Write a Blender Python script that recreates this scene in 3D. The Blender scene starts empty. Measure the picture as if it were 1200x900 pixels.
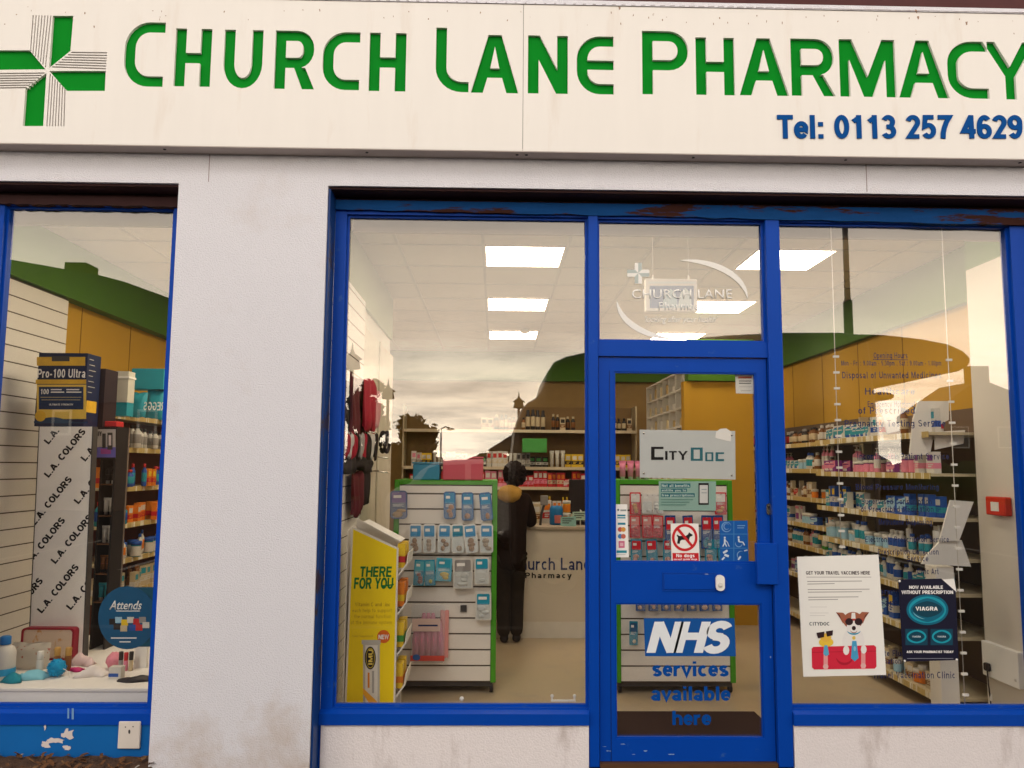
import bpy, bmesh, math, random
import numpy as np
from mathutils import Vector, Matrix
from mathutils.geometry import delaunay_2d_cdt
random.seed(7)
rad = math.radians
scene = bpy.context.scene
col = scene.collection
PI = math.pi

# ------------------------------------------------------------------ camera, sky, sun, exposure
F_PX = 936.0
CAM = Vector((0.0, -4.05, 1.5))
YAW, PITCH, ROLL = rad(1.16), rad(5.936), rad(0.446)
FWD = Vector((math.sin(YAW)*math.cos(PITCH), math.cos(YAW)*math.cos(PITCH), math.sin(PITCH)))
_r = Vector((math.cos(YAW), -math.sin(YAW), 0)); _u = _r.cross(FWD)
RGT = math.cos(ROLL)*_r + math.sin(ROLL)*_u
UPV = -math.sin(ROLL)*_r + math.cos(ROLL)*_u
cam_d = bpy.data.cameras.new('camera'); cam = bpy.data.objects.new('camera', cam_d); col.objects.link(cam)
m3 = Matrix((RGT, UPV, -FWD)).transposed()
cam.matrix_world = Matrix.Translation(CAM) @ m3.to_4x4()
cam_d.sensor_width = 36; cam_d.lens = 36*F_PX/1200; cam_d.clip_end = 2000; cam_d.clip_start = 0.05
scene.camera = cam

world = bpy.data.worlds.new('World'); scene.world = world; world.use_nodes = True
SUN_EL = rad(42)
def build_world():
    nt = world.node_tree; N = nt.nodes; L = nt.links; N.clear()
    out = N.new('ShaderNodeOutputWorld'); bg = N.new('ShaderNodeBackground'); bg.inputs[1].default_value = 0.1
    sky = N.new('ShaderNodeTexSky'); sky.sky_type = 'NISHITA'; sky.sun_disc = False
    sky.sun_elevation = SUN_EL; sky.sun_rotation = rad(195)
    tc = N.new('ShaderNodeTexCoord'); sep = N.new('ShaderNodeSeparateXYZ'); L.new(tc.outputs['Generated'], sep.inputs[0])
    def math_(op, a, b=None, c=None):
        n = N.new('ShaderNodeMath'); n.operation = op
        for i, v in enumerate((a, b, c)):
            if v is None: continue
            if isinstance(v, (int, float)): n.inputs[i].default_value = v
            else: L.new(v, n.inputs[i])
        return n.outputs[0]
    zc = math_('MAXIMUM', sep.outputs[2], 0.0)
    den = math_('ADD', zc, 0.10)
    cx = math_('DIVIDE', sep.outputs[0], den); cy = math_('DIVIDE', sep.outputs[1], den)
    cmb = N.new('ShaderNodeCombineXYZ'); L.new(cx, cmb.inputs[0]); L.new(cy, cmb.inputs[1])
    n1 = N.new('ShaderNodeTexNoise'); n1.inputs['Scale'].default_value = 0.75; n1.inputs['Detail'].default_value = 9; n1.inputs['Roughness'].default_value = 0.58
    L.new(cmb.outputs[0], n1.inputs['Vector'])
    ramp = N.new('ShaderNodeValToRGB'); L.new(n1.outputs[0], ramp.inputs[0])
    ramp.color_ramp.elements[0].position = 0.38; ramp.color_ramp.elements[0].color = (0.40, 0.37, 0.345, 1)
    ramp.color_ramp.elements[1].position = 0.60; ramp.color_ramp.elements[1].color = (1.0, 0.93, 0.82, 1)
    fm = N.new('ShaderNodeMapRange'); fm.inputs[1].default_value = .09; fm.inputs[2].default_value = .20; fm.inputs[4].default_value = .80; L.new(zc, fm.inputs[0])
    sm = N.new('ShaderNodeMix'); sm.data_type = 'RGBA'; L.new(fm.outputs[0], sm.inputs[0]); L.new(ramp.outputs[0], sm.inputs[6]); sm.inputs[7].default_value = (.88, .82, .75, 1)
    # brightness of the cloud deck over elevation
    er = N.new('ShaderNodeValToRGB'); L.new(zc, er.inputs[0])
    e = er.color_ramp; e.elements[0].position = 0.0; e.elements[0].color = (1.0, 0.96, 0.90, 1)
    e.elements[1].position = 1.0; e.elements[1].color = (0.11, 0.114, 0.122, 1)
    for p, v in ((0.05, (0.96, 0.91, 0.84, 1)), (0.10, (0.84, 0.78, 0.71, 1)), (0.16, (0.60, 0.555, 0.51, 1)), (0.28, (0.40, 0.375, 0.355, 1)), (0.55, (0.155, 0.155, 0.16, 1))):
        k = e.elements.new(p); k.color = v
    mul = N.new('ShaderNodeMix'); mul.data_type = 'RGBA'; mul.blend_type = 'MULTIPLY'; mul.inputs[0].default_value = 1
    L.new(sm.outputs[2], mul.inputs[6]); L.new(er.outputs[0], mul.inputs[7])
    sc = N.new('ShaderNodeVectorMath'); sc.operation = 'SCALE'; sc.inputs['Scale'].default_value = CLOUD
    L.new(mul.outputs[2], sc.inputs[0])
    mix = N.new('ShaderNodeMix'); mix.data_type = 'RGBA'; mix.inputs[0].default_value = 0.9
    L.new(sky.outputs[0], mix.inputs[6]); L.new(sc.outputs[0], mix.inputs[7])
    L.new(mix.outputs[2], bg.inputs[0]); L.new(bg.outputs[0], out.inputs[0])
CLOUD = 70.0
build_world()
sun_d = bpy.data.lights.new('sun', 'SUN'); sun_d.energy = 0.75; sun_d.angle = rad(14); sun_d.color = (1.0, 0.95, 0.88)
sun = bpy.data.objects.new('sun', sun_d); col.objects.link(sun); sun.rotation_euler = (rad(48), 0, rad(-15)); sun.location = (0, -8, 12)
vs = scene.view_settings
vs.view_transform = 'Standard'; vs.look = 'None'; vs.exposure = 0.14; vs.gamma = 1.0; vs.use_curve_mapping = False
cy = scene.cycles
cy.use_denoising = True; cy.max_bounces = 7; cy.diffuse_bounces = 4; cy.glossy_bounces = 3; cy.transparent_max_bounces = 16
cy.caustics_reflective = False; cy.caustics_refractive = False; cy.sample_clamp_indirect = 4.0
PANEL = 15.0          # strength of the lit ceiling panels

# ------------------------------------------------------------------ helpers
def ray(px, py): return FWD + RGT*((px-600)/F_PX) + UPV*((450-py)/F_PX)
def at(px, py, Y):
    d = ray(px, py); return CAM + d*((Y-CAM.y)/d.y)
def atx(px, py, X):
    d = ray(px, py); return CAM + d*((X-CAM.x)/d.x)
def atz(px, py, Z):
    d = ray(px, py); return CAM + d*((Z-CAM.z)/d.z)
YG = 0.19            # outer face of every pane

def mat(name, c, rough=.55, var=.10, scale=14, bump=0, bscale=60, metal=0, spec=.25, dirt=None, dscale=3, dlo=.52, dhi=.68, stretch=(1,1,1), coat=0, emit=0, low=None):
    m = bpy.data.materials.new(name); m.use_nodes = True
    nt = m.node_tree; N, L = nt.nodes, nt.links; b = N['Principled BSDF']
    b.inputs['Roughness'].default_value = rough; b.inputs['Metallic'].default_value = metal
    b.inputs['Specular IOR Level'].default_value = spec
    if coat: b.inputs['Coat Weight'].default_value = coat
    tc = N.new('ShaderNodeTexCoord'); mp = N.new('ShaderNodeMapping'); mp.inputs['Scale'].default_value = stretch
    L.new(tc.outputs['Object'], mp.inputs[0])
    n = N.new('ShaderNodeTexNoise'); n.inputs['Scale'].default_value = scale; n.inputs['Detail'].default_value = 5
    L.new(mp.outputs[0], n.inputs['Vector'])
    mx = N.new('ShaderNodeMix'); mx.data_type = 'RGBA'
    lo = [max(0, v*(1-var)) for v in c]; hi = [min(1, v*(1+var)) for v in c]
    mx.inputs[6].default_value = (*lo, 1); mx.inputs[7].default_value = (*hi, 1); L.new(n.outputs[0], mx.inputs[0])
    o = mx.outputs[2]
    if dirt:
        n2 = N.new('ShaderNodeTexNoise'); n2.inputs['Scale'].default_value = dscale; n2.inputs['Detail'].default_value = 8; n2.inputs['Roughness'].default_value = .65
        L.new(mp.outputs[0], n2.inputs['Vector'])
        mr = N.new('ShaderNodeMapRange'); mr.inputs[1].default_value = dlo; mr.inputs[2].default_value = dhi; L.new(n2.outputs[0], mr.inputs[0])
        m2 = N.new('ShaderNodeMix'); m2.data_type = 'RGBA'; L.new(mr.outputs[0], m2.inputs[0]); L.new(o, m2.inputs[6]); m2.inputs[7].default_value = (*dirt, 1)
        o = m2.outputs[2]
    if low:   # splashed dirt along the foot of the wall
        sp = N.new('ShaderNodeSeparateXYZ'); L.new(tc.outputs['Object'], sp.inputs[0])
        n4 = N.new('ShaderNodeTexNoise'); n4.inputs['Scale'].default_value = 2.6; n4.inputs['Detail'].default_value = 9; n4.inputs['Roughness'].default_value = .7
        L.new(tc.outputs['Object'], n4.inputs['Vector'])
        a1 = N.new('ShaderNodeMath'); a1.operation = 'MULTIPLY_ADD'; a1.inputs[1].default_value = -.55; a1.inputs[2].default_value = .02; L.new(sp.outputs[2], a1.inputs[0])
        a2 = N.new('ShaderNodeMath'); a2.operation = 'ADD'; L.new(a1.outputs[0], a2.inputs[0]); L.new(n4.outputs[0], a2.inputs[1])
        r4 = N.new('ShaderNodeMapRange'); r4.inputs[1].default_value = .36; r4.inputs[2].default_value = .72; r4.inputs[4].default_value = .75; L.new(a2.outputs[0], r4.inputs[0])
        m4 = N.new('ShaderNodeMix'); m4.data_type = 'RGBA'; L.new(r4.outputs[0], m4.inputs[0]); L.new(o, m4.inputs[6]); m4.inputs[7].default_value = (*low, 1)
        o = m4.outputs[2]
    L.new(o, b.inputs['Base Color'])
    if bump:
        n3 = N.new('ShaderNodeTexNoise'); n3.inputs['Scale'].default_value = bscale; n3.inputs['Detail'].default_value = 4
        L.new(tc.outputs['Object'], n3.inputs['Vector'])
        bp = N.new('ShaderNodeBump'); bp.inputs['Strength'].default_value = bump; bp.inputs['Distance'].default_value = .01
        L.new(n3.outputs[0], bp.inputs['Height']); L.new(bp.outputs[0], b.inputs['Normal'])
    if emit:
        b.inputs['Emission Strength'].default_value = emit; b.inputs['Emission Color'].default_value = (*c, 1)
    return m

def glass_mat(name, refl=.10, tint=(.95,.96,.94)):
    m = bpy.data.materials.new(name); m.use_nodes = True; nt = m.node_tree; N, L = nt.nodes, nt.links; N.clear()
    out = N.new('ShaderNodeOutputMaterial'); t = N.new('ShaderNodeBsdfTransparent'); g = N.new('ShaderNodeBsdfGlossy')
    t.inputs[0].default_value = (*tint, 1); g.inputs['Roughness'].default_value = 0.0; g.inputs[0].default_value = (1,.97,.92,1)
    lw = N.new('ShaderNodeLayerWeight'); lw.inputs[0].default_value = .5
    p = N.new('ShaderNodeMath'); p.operation = 'POWER'; L.new(lw.outputs['Facing'], p.inputs[0]); p.inputs[1].default_value = 4
    q = N.new('ShaderNodeMath'); q.operation = 'MULTIPLY_ADD'; L.new(p.outputs[0], q.inputs[0]); q.inputs[1].default_value = .6; q.inputs[2].default_value = refl
    q.use_clamp = True
    mx = N.new('ShaderNodeMixShader'); L.new(q.outputs[0], mx.inputs[0]); L.new(t.outputs[0], mx.inputs[1]); L.new(g.outputs[0], mx.inputs[2])
    L.new(mx.outputs[0], out.inputs[0]); return m

def clear_film(name, tint=(.94,.96,.97), fac=.09):
    m = bpy.data.materials.new(name); m.use_nodes = True; nt = m.node_tree; N, L = nt.nodes, nt.links; N.clear()
    out = N.new('ShaderNodeOutputMaterial'); t = N.new('ShaderNodeBsdfTransparent'); t.inputs[0].default_value = (*tint,1)
    g = N.new('ShaderNodeBsdfPrincipled'); g.inputs['Base Color'].default_value = (*tint,1); g.inputs['Roughness'].default_value = .15
    mx = N.new('ShaderNodeMixShader'); mx.inputs[0].default_value = fac
    L.new(t.outputs[0], mx.inputs[1]); L.new(g.outputs[0], mx.inputs[2]); L.new(mx.outputs[0], out.inputs[0]); return m

MATS = {}
def flat(c, rough=.5, **k):
    key = (tuple(round(v,3) for v in c), rough, tuple(sorted(k.items())))
    if key not in MATS: MATS[key] = mat('paint_%d' % len(MATS), c, rough, var=k.pop('var', .06), **k)
    return MATS[key]

def root(name, label=None, cat=None, loc=(0,0,0), group=None, kind=None):
    o = bpy.data.objects.new(name, None); col.objects.link(o); o.location = loc; o.empty_display_size = .1
    return tag(o, label, cat, group, kind)
def tag(o, label=None, cat=None, group=None, kind=None):
    if label: o['label'] = label
    if cat: o['category'] = cat
    if group: o['group'] = group
    if kind: o['kind'] = kind
    return o
def wloc(o):
    v = Vector((0,0,0))
    while o: v += o.location; o = o.parent
    return v
def link(name, me, parent=None, mats=(), origin=None):
    o = bpy.data.objects.new(name, me); col.objects.link(o)
    for m in mats:
        me.materials.append(m)
    if parent:
        me.transform(Matrix.Translation(-wloc(parent))); o.parent = parent
    else:
        if origin is None:
            xs = [v.co for v in me.vertices]
            if xs:
                lo = [min(v[i] for v in xs) for i in range(3)]; hi = [max(v[i] for v in xs) for i in range(3)]
                origin = ((lo[0]+hi[0])/2, (lo[1]+hi[1])/2, lo[2])
            else: origin = (0,0,0)
        me.transform(Matrix.Translation(-Vector(origin))); o.location = origin
    return o

class MB:
    def __init__(s): s.bm = bmesh.new(); s.T = Matrix.Identity(4)
    def v(s, p): return s.bm.verts.new(s.T @ Vector(p))
    def face(s, vs_, m=0, sm=False):
        try: f = s.bm.faces.new(vs_)
        except ValueError: return None
        f.material_index = m; f.smooth = sm; return f
    def box(s, x0, x1, y0, y1, z0, z1, m=0, front=None):
        p = [s.v((x,y,z)) for x in (x0,x1) for y in (y0,y1) for z in (z0,z1)]
        for k, q in enumerate(((0,1,3,2),(4,6,7,5),(0,4,5,1),(2,3,7,6),(0,2,6,4),(1,5,7,3))):
            s.face([p[i] for i in q], front if (k == 2 and front is not None) else m)
        return s
    def prism(s, pts, a0, a1, axis='y', m=0, sm=False, mf=None):
        def P(p, a): return {'y': (p[0], a, p[1]), 'x': (a, p[0], p[1]), 'z': (p[0], p[1], a)}[axis]
        A = [s.v(P(p, a0)) for p in pts]; B = [s.v(P(p, a1)) for p in pts]; n = len(pts)
        s.face(A, m if mf is None else mf); s.face(B[::-1], m)
        for i in range(n): s.face([A[i], B[i], B[(i+1)%n], A[(i+1)%n]][::-1], m, sm)
        return s
    def tube(s, pts, r, m=0, n=8):
        pts = [Vector(p) for p in pts]; R = r if isinstance(r, (list, tuple)) else [r]*len(pts); rings = []
        for i, p in enumerate(pts):
            d = (pts[min(i+1, len(pts)-1)] - pts[max(i-1, 0)]).normalized()
            a = d.orthogonal().normalized() if abs(d.z) > .9 else d.cross(Vector((0,0,1))).normalized()
            b = d.cross(a).normalized()
            rings.append([s.v(p + (a*math.cos(2*PI*k/n) + b*math.sin(2*PI*k/n))*R[i]) for k in range(n)])
        for i in range(len(rings)-1):
            for k in range(n): s.face([rings[i][k], rings[i][(k+1)%n], rings[i+1][(k+1)%n], rings[i+1][k]], m, True)
        s.face(rings[0][::-1], m); s.face(rings[-1], m); return s
    def lathe(s, prof, c=(0,0,0), n=14, ms=None, axis='z'):
        rings = []
        for r, z in prof:
            rg = []
            for k in range(n):
                a = 2*PI*k/n; x, y = r*math.cos(a), r*math.sin(a)
                q = {'z': (x, y, z), 'y': (x, z, y), 'x': (z, x, y)}[axis]
                rg.append(s.v((c[0]+q[0], c[1]+q[1], c[2]+q[2])))
            rings.append(rg)
        for i in range(len(rings)-1):
            for k in range(n): s.face([rings[i][k], rings[i][(k+1)%n], rings[i+1][(k+1)%n], rings[i+1][k]], ms[i] if ms else 0, True)
        s.face(rings[0][::-1], ms[0] if ms else 0); s.face(rings[-1], ms[-1] if ms else 0); return s
    def ball(s, c, r, m=0, u=14, v=9, jitter=0):
        if not isinstance(r, (tuple, list)): r = (r,r,r)
        rings = []
        for i in range(1, v):
            t = PI*i/v; rings.append([])
            for k in range(u):
                a = 2*PI*k/u; j = 1+random.uniform(-jitter, jitter)
                rings[-1].append(s.v((c[0]+r[0]*math.sin(t)*math.cos(a)*j, c[1]+r[1]*math.sin(t)*math.sin(a)*j, c[2]+r[2]*math.cos(t)*j)))
        top = s.v((c[0],c[1],c[2]+r[2])); bot = s.v((c[0],c[1],c[2]-r[2]))
        for k in range(u):
            s.face([top, rings[0][k], rings[0][(k+1)%u]], m, True); s.face([bot, rings[-1][(k+1)%u], rings[-1][k]], m, True)
        for i in range(len(rings)-1):
            for k in range(u): s.face([rings[i][k], rings[i+1][k], rings[i+1][(k+1)%u], rings[i][(k+1)%u]], m, True)
        return s
    def mesh(s, name, bevel=0, seg=1):
        bmesh.ops.recalc_face_normals(s.bm, faces=s.bm.faces)
        if bevel:
            ed = [e for e in s.bm.edges if len(e.link_faces) == 2 and e.calc_face_angle(0) > .6]
            bmesh.ops.bevel(s.bm, geom=ed, offset=bevel, segments=seg, affect='EDGES', profile=.5, clamp_overlap=True)
        me = bpy.data.meshes.new(name); s.bm.to_mesh(me); s.bm.free(); return me
    def build(s, name, mats, parent=None, bevel=0, seg=1, origin=None):
        if not isinstance(mats, (list, tuple)): mats = [mats]
        return link(name, s.mesh(name, bevel, seg), parent, mats, origin)

def curve_mesh(curve):
    o = bpy.data.objects.new('tmp', curve); col.objects.link(o)
    dg = bpy.context.evaluated_depsgraph_get(); dg.update()
    me = bpy.data.meshes.new_from_object(o.evaluated_get(dg), depsgraph=dg)
    bpy.data.objects.remove(o); bpy.data.curves.remove(curve); me.materials.clear()
    return me
def cdt_faces(loops, union=False):
    """flat fill of loops of (x, z): even-odd with holes, or the union of overlapping loops"""
    vs_, fs, es = [], [], []
    for lp in loops:
        if sum(lp[j-1][0]*lp[j][1]-lp[j][0]*lp[j-1][1] for j in range(len(lp))) < 0: lp = lp[::-1]
        i = len(vs_); vs_ += [Vector((p[0], p[1])) for p in lp]; k = list(range(i, i+len(lp)))
        fs.append(k)
    r = delaunay_2d_cdt(vs_, [], fs, 0, 1e-6)
    V, T = r[0], r[2]
    c = np.array([[sum(V[i][k] for i in f)/len(f) for k in (0,1)] for f in T])
    cnt = np.zeros(len(T), int)
    for lp in loops:
        L = np.array([(p[0], p[1]) for p in lp]); ins = np.zeros(len(T), bool); n = len(L)
        for i in range(n):
            (x0, y0), (x1, y1) = L[i-1], L[i]
            if y0 == y1: continue
            k = (y0 > c[:,1]) != (y1 > c[:,1])
            ins ^= k & (c[:,0] < (x1-x0)*(c[:,1]-y0)/(y1-y0)+x0)
        cnt += ins
    Fc = [f for f, o in zip(T, cnt) if (o if union else o % 2)]
    return V, Fc
def shape_mesh(loops, y0, y1, union=False):
    """loops of (x, z) filled, between y0 and y1"""
    V, Fc = cdt_faces(loops, union)
    bm = bmesh.new(); A = [bm.verts.new((v[0], y0, v[1])) for v in V]
    for f in Fc:
        try: bm.faces.new([A[i] for i in f])
        except ValueError: pass
    bmesh.ops.delete(bm, geom=[v for v in bm.verts if not v.link_faces], context='VERTS')
    bmesh.ops.recalc_face_normals(bm, faces=bm.faces)
    g = bmesh.ops.extrude_face_region(bm, geom=list(bm.faces), use_keep_orig=True)
    for e in g['geom']:
        if isinstance(e, bmesh.types.BMVert): e.co.y = y1
    bmesh.ops.recalc_face_normals(bm, faces=bm.faces)
    me = bpy.data.meshes.new('s'); bm.to_mesh(me); bm.free(); return me
def shape(name, loops, y0, y1, m, parent=None): return link(name, shape_mesh(loops, y0, y1), parent, [m])
def rect(x0, x1, z0, z1): return [(x0,z0),(x1,z0),(x1,z1),(x0,z1)]
def rrect(x0, x1, z0, z1, r, n=5):
    out = []
    for cx, cz, a in ((x1-r,z1-r,0),(x0+r,z1-r,90),(x0+r,z0+r,180),(x1-r,z0+r,270)):
        for k in range(n+1): t = rad(a+90*k/n); out.append((cx+r*math.cos(t), cz+r*math.sin(t)))
    return out
def pl(pts, Y): return [(at(x,y,Y).x, at(x,y,Y).z) for x, y in pts]
def ell(cx, cy_, rx, ry, n=22, a0=0, a1=360):
    return [(cx+rx*math.cos(rad(a0+(a1-a0)*k/n)), cy_-ry*math.sin(rad(a0+(a1-a0)*k/n))) for k in range(n if a1-a0 == 360 else n+1)]
def pxr(x0, y0, x1, y1): return [(x0,y1),(x1,y1),(x1,y0),(x0,y0)]

def text_mesh(body, O, U, V, W, H, depth=.0008, bold=0, shear=0, space=1.0, clip=None, align='LEFT', line=1.0):
    """text stretched onto the rectangle O + u*W*U + v*H*V"""
    c = bpy.data.curves.new('t', 'FONT'); c.body = body; c.size = 1; c.offset = bold; c.shear = shear; c.space_character = space
    c.resolution_u = 3; c.align_x = align; c.space_line = line
    me = curve_mesh(c)
    if not me.vertices: return me
    xs = [v.co.x for v in me.vertices]; ys = [v.co.y for v in me.vertices]
    x0, x1, y0, y1 = min(xs), max(xs), min(ys), max(ys)
    U = Vector(U).normalized(); V = Vector(V).normalized(); O = Vector(O); Nn = U.cross(V)
    bm = bmesh.new(); bm.from_mesh(me); bpy.data.meshes.remove(me)
    for v in bm.verts:
        v.co = O + U*((v.co.x-x0)/(x1-x0)*W) + V*((v.co.y-y0)/(y1-y0)*H)
    if depth:
        g = bmesh.ops.extrude_face_region(bm, geom=list(bm.faces))
        for v in g['geom']:
            if isinstance(v, bmesh.types.BMVert): v.co += Nn*depth
        bmesh.ops.recalc_face_normals(bm, faces=bm.faces)
    if clip:
        for co, no in clip:
            bmesh.ops.bisect_plane(bm, geom=list(bm.verts)+list(bm.edges)+list(bm.faces), plane_co=co, plane_no=no, clear_outer=True)
    me = bpy.data.meshes.new('text'); bm.to_mesh(me); bm.free(); return me
def text_px(name, body, x0, y0, x1, y1, Y, m, parent=None, **k):
    """lettering that fills the pixel box on the plane y = Y, facing the street"""
    a, b, c_ = at(x0, y1, Y), at(x1, y1, Y), at(x0, y0, Y)
    me = text_mesh(body, a, (1,0,(b.z-a.z)/(b.x-a.x)), (0,0,1), b.x-a.x, c_.z-a.z, **k)
    return link(name, me, parent, [m])
def ar(cx, cy_, rx, ry, a0, a1, n=14): return [(cx+rx*math.cos(rad(a0+(a1-a0)*k/n)), cy_+ry*math.sin(rad(a0+(a1-a0)*k/n))) for k in range(n+1)]
def glyph_table():
    G = {' ': (.30, []), '.': (.26, [[(.13,0),(.13,.18)]]), ':': (.30, [[(.15,0),(.15,.18)],[(.15,.52),(.15,.70)]]), '-': (.36, [[(.04,.36),(.32,.36)]])}
    G['0'] = (.56, [ar(.28,.5,.19,.415,0,360,24)]); G['1'] = (.56, [[(.34,0),(.34,1)],[(.34,.90),(.13,.73)]])
    G['2'] = (.56, [ar(.28,.70,.18,.215,165,-28)+[(.13,.085),(.50,.085)]])
    G['3'] = (.56, [ar(.27,.71,.165,.205,155,-75), ar(.275,.295,.19,.21,80,-155), [(.2,.505),(.3,.505)]])
    G['4'] = (.56, [[(.385,0),(.385,1)], [(.37,.93),(.08,.31),(.54,.31)]])
    G['5'] = (.56, [[(.48,.915),(.165,.915),(.12,.50)]+ar(.275,.33,.185,.245,125,-150)])
    G['6'] = (.56, [ar(.285,.31,.185,.225,0,360,20), ar(.30,.5,.20,.415,45,180)+[(.10,.31)]])
    G['9'] = (.56, [[(.56-x,1-y) for x, y in p] for p in G['6'][1]])
    G['7'] = (.56, [[(.05,.915),(.49,.915),(.37,.70),(.28,.45),(.23,.22),(.215,0)]])
    G['8'] = (.56, [ar(.28,.71,.165,.205,0,360,18), ar(.28,.295,.19,.21,0,360,18)])
    G['T'] = (.60, [[(0,.915),(.6,.915)],[(.3,0),(.3,.9)]]); G['I'] = (.28, [[(.14,0),(.14,1)]])
    G['N'] = (.70, [[(.085,0),(.085,1)],[(.615,0),(.615,1)],[(.10,.96),(.60,.04)]])
    G['H'] = (.70, [[(.085,0),(.085,1)],[(.615,0),(.615,1)],[(.1,.53),(.6,.53)]])
    G['S'] = (.64, [ar(.32,.72,.215,.195,22,270)+ar(.32,.295,.225,.21,90,-160)])
    G['A'] = (.70, [[(.07,0),(.33,.97)],[(.63,0),(.37,.97)],[(.16,.28),(.54,.28)]])
    G['C'] = (.70, [ar(.37,.5,.285,.415,48,312,20)]); G['O'] = (.74, [ar(.37,.5,.285,.415,0,360,26)])
    G['D'] = (.70, [[(.085,.085),(.085,.915),(.3,.915)]+ar(.30,.5,.31,.415,90,-90)+[(.085,.085)]])
    G['L'] = (.58, [[(.085,1),(.085,.085),(.56,.085)]]); G['Y'] = (.64, [[(.05,1),(.32,.45),(.59,1)],[(.32,.47),(.32,0)]])
    G['R'] = (.68, [[(.085,0),(.085,.915),(.38,.915)]+ar(.38,.695,.19,.22,90,-90)+[(.1,.475)],[(.36,.47),(.59,0)]])
    G['P'] = (.64, [[(.085,0),(.085,.915),(.36,.915)]+ar(.36,.675,.2,.24,90,-90)+[(.1,.435)]])
    G['E'] = (.60, [[(.57,.915),(.085,.915),(.085,.085),(.58,.085)],[(.1,.52),(.54,.52)]])
    G['F'] = (.56, [[(.56,.915),(.085,.915),(.085,0)],[(.1,.50),(.5,.50)]])
    G['U'] = (.68, [[(.085,1),(.085,.36)]+ar(.34,.36,.255,.275,180,360)+[(.595,1)]])
    G['V'] = (.66, [[(.06,1),(.33,.06),(.60,1)]]); G['W'] = (.92, [[(.05,1),(.25,.05),(.46,.95),(.67,.05),(.87,1)]])
    G['M'] = (.82, [[(.085,0),(.085,1)],[(.735,0),(.735,1)],[(.12,.95),(.41,.1),(.70,.95)]])
    G['G'] = (.74, [ar(.37,.5,.285,.415,48,345,20)+[(.645,.43),(.40,.43)]])
    G['K'] = (.68, [[(.085,0),(.085,1)],[(.1,.42),(.58,1)],[(.25,.58),(.61,0)]])
    G['B'] = (.66, [[(.36,.5),(.085,.5),(.085,.915),(.36,.915)]+ar(.36,.71,.16,.205,90,-90), [(.085,.5),(.085,.085),(.38,.085)]+ar(.38,.295,.19,.21,-90,90)])
    G['X'] = (.66, [[(.06,0),(.60,1)],[(.60,0),(.06,1)]]); G['Q'] = G['O']
    G['e'] = (.54, [[(.10,.375),(.455,.375)]+ar(.275,.365,.185,.28,0,318,16)]); G['l'] = (.25, [[(.125,0),(.125,1)]])
    G['c'] = (.52, [ar(.28,.365,.19,.28,48,312,16)]); G['o'] = (.56, [ar(.28,.365,.195,.28,0,360,20)])
    G['a'] = (.55, [ar(.265,.475,.165,.17,160,0)+[(.43,.1),(.47,0)], ar(.255,.205,.165,.12,0,360,16)])
    G['b'] = (.58, [[(.085,0),(.085,1)], ar(.30,.365,.195,.28,0,360,18)]); G['d'] = (.58, [[(.495,0),(.495,1)], ar(.28,.365,.195,.28,0,360,18)])
    G['p'] = (.58, [[(.085,-.28),(.085,.72)], ar(.30,.365,.195,.28,0,360,18)]); G['g'] = (.58, [ar(.28,.365,.195,.28,0,360,18), [(.495,.72),(.495,0)]+ar(.29,-.02,.205,.18,0,-150)])
    G['h'] = (.57, [[(.085,0),(.085,1)], ar(.285,.43,.20,.215,180,0)+[(.485,0)]]); G['n'] = (.57, [[(.085,0),(.085,.72)], ar(.285,.43,.20,.215,180,0)+[(.485,0)]])
    G['m'] = (.86, [[(.085,0),(.085,.72)], ar(.255,.45,.17,.195,180,0)+[(.425,0)], ar(.595,.45,.17,.195,180,0)+[(.765,0)]])
    G['u'] = (.57, [[(.485,0),(.485,.72)], [(.085,.72)]+ar(.285,.29,.20,.215,180,360)])
    G['i'] = (.25, [[(.125,0),(.125,.72)],[(.125,.84),(.125,1)]]); G['r'] = (.40, [[(.085,0),(.085,.72)], ar(.33,.40,.245,.235,180,80)])
    G['s'] = (.52, [ar(.26,.52,.165,.12,25,270,12)+ar(.26,.205,.175,.125,90,-160,12)]); G['v'] = (.52, [[(.04,.72),(.26,.04),(.48,.72)]])
    G['t'] = (.34, [[(.15,.95),(.15,.2)]+ar(.27,.2,.12,.12,180,290),[(0,.65),(.32,.65)]]); G['y'] = (.52, [[(.04,.72),(.27,.05)],[(.49,.72),(.22,-.24),(.06,-.22)]])
    G['f'] = (.34, [[(.14,0),(.14,.8)]+ar(.27,.8,.13,.12,180,80),[(0,.65),(.31,.65)]]); G['k'] = (.54, [[(.085,0),(.085,1)],[(.1,.27),(.48,.72)],[(.22,.42),(.5,0)]])
    G['w'] = (.76, [[(.04,.72),(.2,.04),(.38,.68),(.56,.04),(.72,.72)]]); G["'"] = (.2, [[(.1,.75),(.1,1)]]); G['x'] = (.5, [[(.04,0),(.46,.72)],[(.46,0),(.04,.72)]])
    return G
GL = glyph_table(); GLYPHS = {}
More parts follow.
